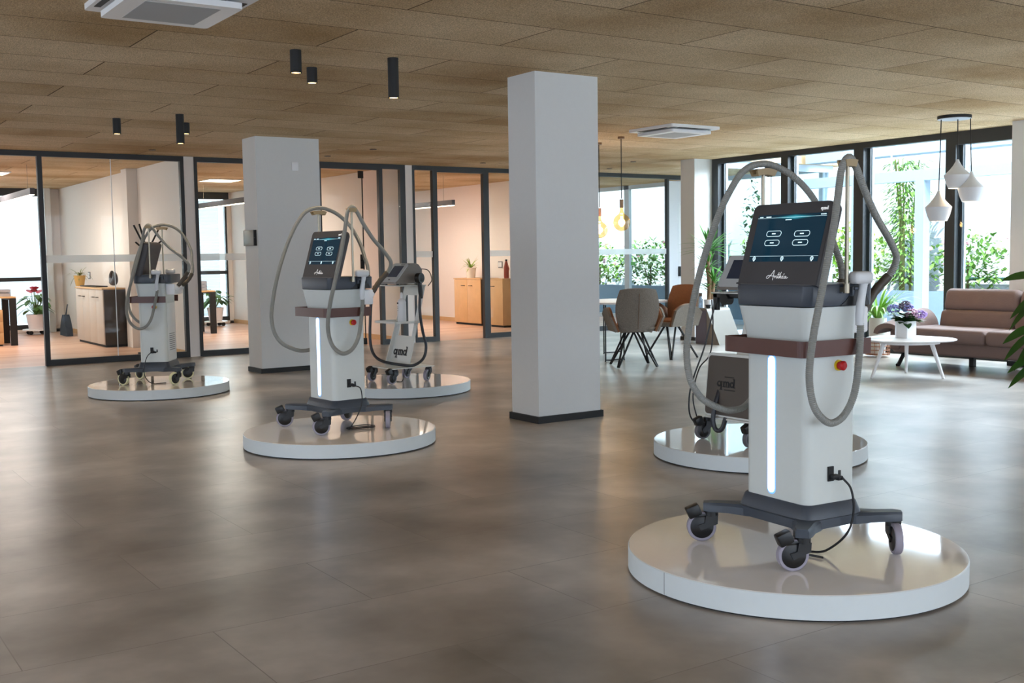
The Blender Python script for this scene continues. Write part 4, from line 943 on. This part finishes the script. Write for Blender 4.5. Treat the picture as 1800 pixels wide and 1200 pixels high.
# ------------------------------------------------------------------ offices
def handle(par, x, y, z, along='y'):
    pass
def cupboard(loc, n, w_, dpt, h, fm, sm_, label, plinth=True):
    """doors face local -x, width runs along y; each door a part with its handle"""
    t = thing('office_cupboard', loc, label, 'cupboard')
    obj('carcass', G().box(.018, dpt, -n*w_/2, n*w_/2, .04, h-.025), sm_, t); obj('top_board', G().box(-.01, dpt, -n*w_/2-.01, n*w_/2+.01, h-.025, h), WOOD, t)
    obj('plinth', G().box(.03, dpt-.02, -n*w_/2+.01, n*w_/2-.01, 0, .04), BLKM, t)
    for k in range(n):
        y0 = -n*w_/2+k*w_
        d = obj('door', G().box(0, .018, y0+.002, y0+w_-.002, .045, h-.03, .002), fm, t)
        s_ = 1 if k % 2 == 0 else -1; yc = y0+w_/2+s_*w_*.22
        obj('handle', G().tube([(-.0, yc-.06, h-.16), (-.03, yc-.05, h-.16), (-.03, yc+.05, h-.16), (0, yc+.06, h-.16)], .007, 6), BLK, d)
    return t
cupboard((4.80, 20.46, 0), 4, .485, .42, 1.01, TAUPE, DKSIDE, 'taupe four-door cupboard with oak top in the leftmost office')
cupboard((12.5, 20.14, 0), 2, .53, .46, 1.0, WOOD, DKSIDE, 'pale oak two-door cupboard in the right-hand office with a plant on it')
cupboard((12.5, 19.02, 0), 1, .50, .46, 1.0, WOOD, WOOD, 'single-door oak cupboard behind glass just left of the central pillar')
t = thing('potted_plant', (5.0, 21.95, 1.01), 'ochre pot with thin trailing leaves on the taupe cupboard', 'potted plant')
obj('pot', G().lathe([(.075, 0), (.11, .20), (.10, .19)], n=24), mat('ochre_pot', (206, 162, 92), .6), t)
g = G(); r = random.Random(12)
for i in range(30): a = r.uniform(0, 6.28); g.leaf((0, 0, .19), (cos(a), sin(a), r.uniform(.3, 2)), r.uniform(.14, .36), .018, r.uniform(.6, 2.6), 7, .1)
obj('foliage', g, mat('olive_leaf', (130, 140, 80), .6), t)
t = thing('potted_plant', (12.64, 20.2, 1.0), 'white pot with loose spider-plant leaves on the oak cupboard', 'potted plant')
obj('pot', G().lathe([(.09, 0), (.115, .22), (.1, .21)], n=24), mat('cream_pot', (232, 224, 208), .6), t)
g = G(); r = random.Random(14)
for i in range(46): a = r.uniform(0, 6.28); g.leaf((0, 0, .21), (cos(a), sin(a), r.uniform(.4, 2.6)), r.uniform(.16, .32), .022, r.uniform(.4, 1.8), 7, .1)
obj('foliage', g, mat('fresh_leaf', (136, 168, 60), .6), t)
obj('tablet', G().box(-.10, .10, -.6, .6, 0, .022, .005), BLKM, loc=(5.02, 21.0, 1.01), label='long thin dark case lying on the taupe cupboard', cat='case')
g = G(); ring = [(.26*cos(a)*1, .0, .20+.20*sin(a)) for a in [radians(d) for d in range(-225, 75, 12)]]
rs = [.045+.055*math.sin(pi*i/(len(ring)-1))**.8*(1.25 if i < len(ring)*.6 else .8) for i in range(len(ring))]
g.tube([(0, x*.75, z) for x, _, z in ring], [q*.9 for q in rs], 12, mt=Matrix.Translation((0, 0, .0)))
sc_ = obj('stone_sculpture', g, mat('dark_stone', (62, 56, 54), .5), loc=(5.02, 19.62, 1.10), label='dark curved loop sculpture at the right end of the taupe cupboard', cat='sculpture'); sc_.scale = (.6, .62, .5)
t = thing('carrafe', (12.72, 18.95, 1.0), 'red-brown bottle with a side handle on the single oak cupboard', 'bottle')
obj('bottle', G().lathe([(.05, 0), (.055, .05), (.055, .22), (.03, .32), (.02, .36)]), mat('terracotta_bottle', (150, 62, 40), .4), t); obj('cap', G().cyl(0, 0, .36, .39, .024), BLK, t); obj('handle', G().tube(spline([(0, -.05, .12), (0, -.1, .2), (0, -.04, .28)], 5), .01, 6), mat('terracotta_bottle', (150, 62, 40)), t)
for loc, l_ in (((5.335, 22.6, 1.2), 'dark wall socket plate behind the ochre pot'), ((12.975, 19.55, 1.28), 'framed light switch on office wall behind glass left of central pillar')):
    t = thing('wall_switch', loc, l_, 'switch'); obj('frame', G().box(-.012, 0, -.08, .08, -.07, .07, .003), mat('switch_grey', (120, 124, 130), .5), t); obj('rocker', G().box(-.016, -.01, -.06, -.005, -.05, .05).box(-.016, -.01, .005, .06, -.05, .05), WHP, t)
obj('shoulder_bag', G().loft([[(x, y*k, z) for x in (-.05, .07) for y in ((-.3, .3) if x < 0 else (.3, -.3))] for z, k in ((0, 1), (.12, .95), (.3, .55), (.42, .15))]).tube([(0, -.05, .4), (.05, 0, .62), (.02, .05, .4)], .012, 6), mat('navy_bag', (40, 52, 66), .8), loc=(5.0, 23.3, 0), label='dark blue bag on the office floor left of the taupe cupboard', cat='bag')
t = thing('coat_stand', (5.04, 17.6, 0), 'black coat stand with slanting rods seen above the far left machine screen', 'coat stand')
obj('post', G().cyl(0, 0, 0, .03, .2, n=28).cyl(0, 0, .03, 1.66, .022), BLKM, t)
for k_, (dx, dz) in enumerate(((-.20, .42), (-.10, .44), (.22, .43), (-.17, .16), (.23, .18))):
    obj('hook_rod', G().tube([(0, 0, 1.60), (dx, .05*(k_ % 2)-.02, 1.60+dz)], .014, 8), BLKM, t)
def desk(x1, y0, ztop, w_, label, legw=.11):
    t = thing('office_desk', (x1-w_/2, y0+.4, 0), label, 'desk')
    obj('desktop', G().box(-w_/2, w_/2, -.4, .4, ztop-.03, ztop, .003), WOOD, t)
    for sx_ in (-1, 1):
        x = sx_*(w_/2-legw/2); obj('leg', G().box(x-legw/2, x+legw/2, -.40, -.34, 0, ztop-.03).box(x-legw/2, x+legw/2, .34, .40, 0, ztop-.03).box(x-legw/2, x+legw/2, -.34, .34, ztop-.06, ztop-.03), BLKM, t)
    return t
desk(3.73, 21.18, .87, 1.7, 'oak-topped desk with black legs at the left picture edge')
desk(7.50, 21.6, .86, 1.7, 'oak-topped desk with black legs in the middle office behind glass')
def pedestal(x, y, label):
    t = thing('drawer_pedestal', (x, y, 0), label, 'drawer unit'); obj('carcass', G().box(-.22, .22, -.28, .28, .03, .64), WOOD, t); obj('castor_plinth', G().box(-.2, .2, -.26, .26, 0, .03), BLKM, t)
    for k in range(3):
        d = obj('drawer', G().box(-.215, .215, -.295, -.28, .05+k*.195, .235+k*.195, .003), WOOD, t); obj('handle', G().box(-.06, .06, -.305, -.295, .2+k*.195, .21+k*.195), BLKM, d)
pedestal(3.28, 21.45, 'oak drawer unit under the desk at the left picture edge')
pedestal(6.98, 21.95, 'oak drawer unit under the desk in the middle office')
def tray(x, y, z, label, n=1):
    t = thing('letter_tray', (x, y, z), label, 'letter tray')
    obj('tray_rim', G().box(-.17, .17, -.13, .13, 0, .006).box(-.17, .17, -.13, -.124, 0, .06).box(-.17, .17, .124, .13, 0, .06).box(.164, .17, -.13, .13, 0, .06), mat('tray_grey', (150, 150, 156), .5), t)
    obj('paper_stack', G().box(-.15, .15, -.11, .11, .008, .045), WHP, t)
tray(3.5, 21.45, .87, 'lower letter tray on the desk at the left picture edge')
tray(3.5, 21.45, .935, 'upper letter tray on the desk at the left picture edge')
tray(7.2, 21.85, .86, 'lowest letter tray on the middle office desk')
tray(7.2, 21.85, .925, 'middle letter tray on the middle office desk')
tray(7.2, 21.85, .99, 'topmost letter tray on the middle office desk')
obj('desk_ornament', G().sphere((0, 0, .03), .035).sphere((.03, 0, .075), .022).tube([(.03, 0, .09), (.0, 0, .12)], .008, 6), BLK, loc=(3.42, 21.45, 1.0), label='little black ornament on top of the letter tray, left edge', cat='ornament')
def dolly_plant(x, y, label, red):
    d = thing('plant_dolly', (x, y, 0), 'white wheeled dolly under the '+('anthurium' if red else 'leafy plant in the middle office'), 'plant dolly')
    obj('board', G().cyl(0, 0, .085, .11, .26, n=32), WHP, d)
    for k in range(4): a = pi/4+k*pi/2; obj('wheel', G().cyl(0, 0, -.02, .02, .042, mt=Matrix.Translation((.18*cos(a), .18*sin(a), .042)) @ Matrix.Rotation(pi/2, 4, 'X')), BLK, d)
    t = thing('potted_plant', (x, y, .111), label, 'potted plant')
    obj('pot', G().lathe([(.14, 0), (.185, .30), (.17, .29)], n=28), mat('pinkish_pot', (226, 216, 216), .6), t)
    g = G(); r = random.Random(30+red); st = G(); fl_ = G()
    for i in range(34):
        a = r.uniform(0, 6.28); e = Vector((cos(a)*.16, sin(a)*.16, r.uniform(.38, .72))); st.tube([(0, 0, .28), e], .006, 5); g.leaf(e, (cos(a), sin(a), r.uniform(-.6, .3)), r.uniform(.16, .3), .12, .6, 5, .15)
    if red:
        for i in range(5):
            a = r.uniform(0, 6.28); e = Vector((cos(a)*.12, sin(a)*.12, r.uniform(.66, .84))); st.tube([(0, 0, .28), e], .005, 5); fl_ = G(); fl_.leaf(e, (cos(a), sin(a), .6), .16, .14, .2, 5, .1); obj('flower', fl_, mat('anthurium_red', (214, 52, 72), .35), t)
    obj('foliage', g, mat('office_leaf', (84, 134, 60), .45, noise=.3, nscale=8), t); obj('stems', st, mat('stem_green', (96, 130, 60), .6), t)
dolly_plant(4.62, 24.2, 'red-flowered anthurium in pale pot near the blinds of the leftmost office', 1)
dolly_plant(8.35, 24.1, 'green leafy plant in pale pot near the blinds of the middle office', 0)

# ------------------------------------------------------------------ to metres
SCALE = Matrix.Scale(S, 4)
for me in bpy.data.meshes: me.transform(SCALE)
for o in bpy.data.objects:
    if o is cam or (o.type == 'LIGHT' and not o.parent): continue
    o.location = o.location*S
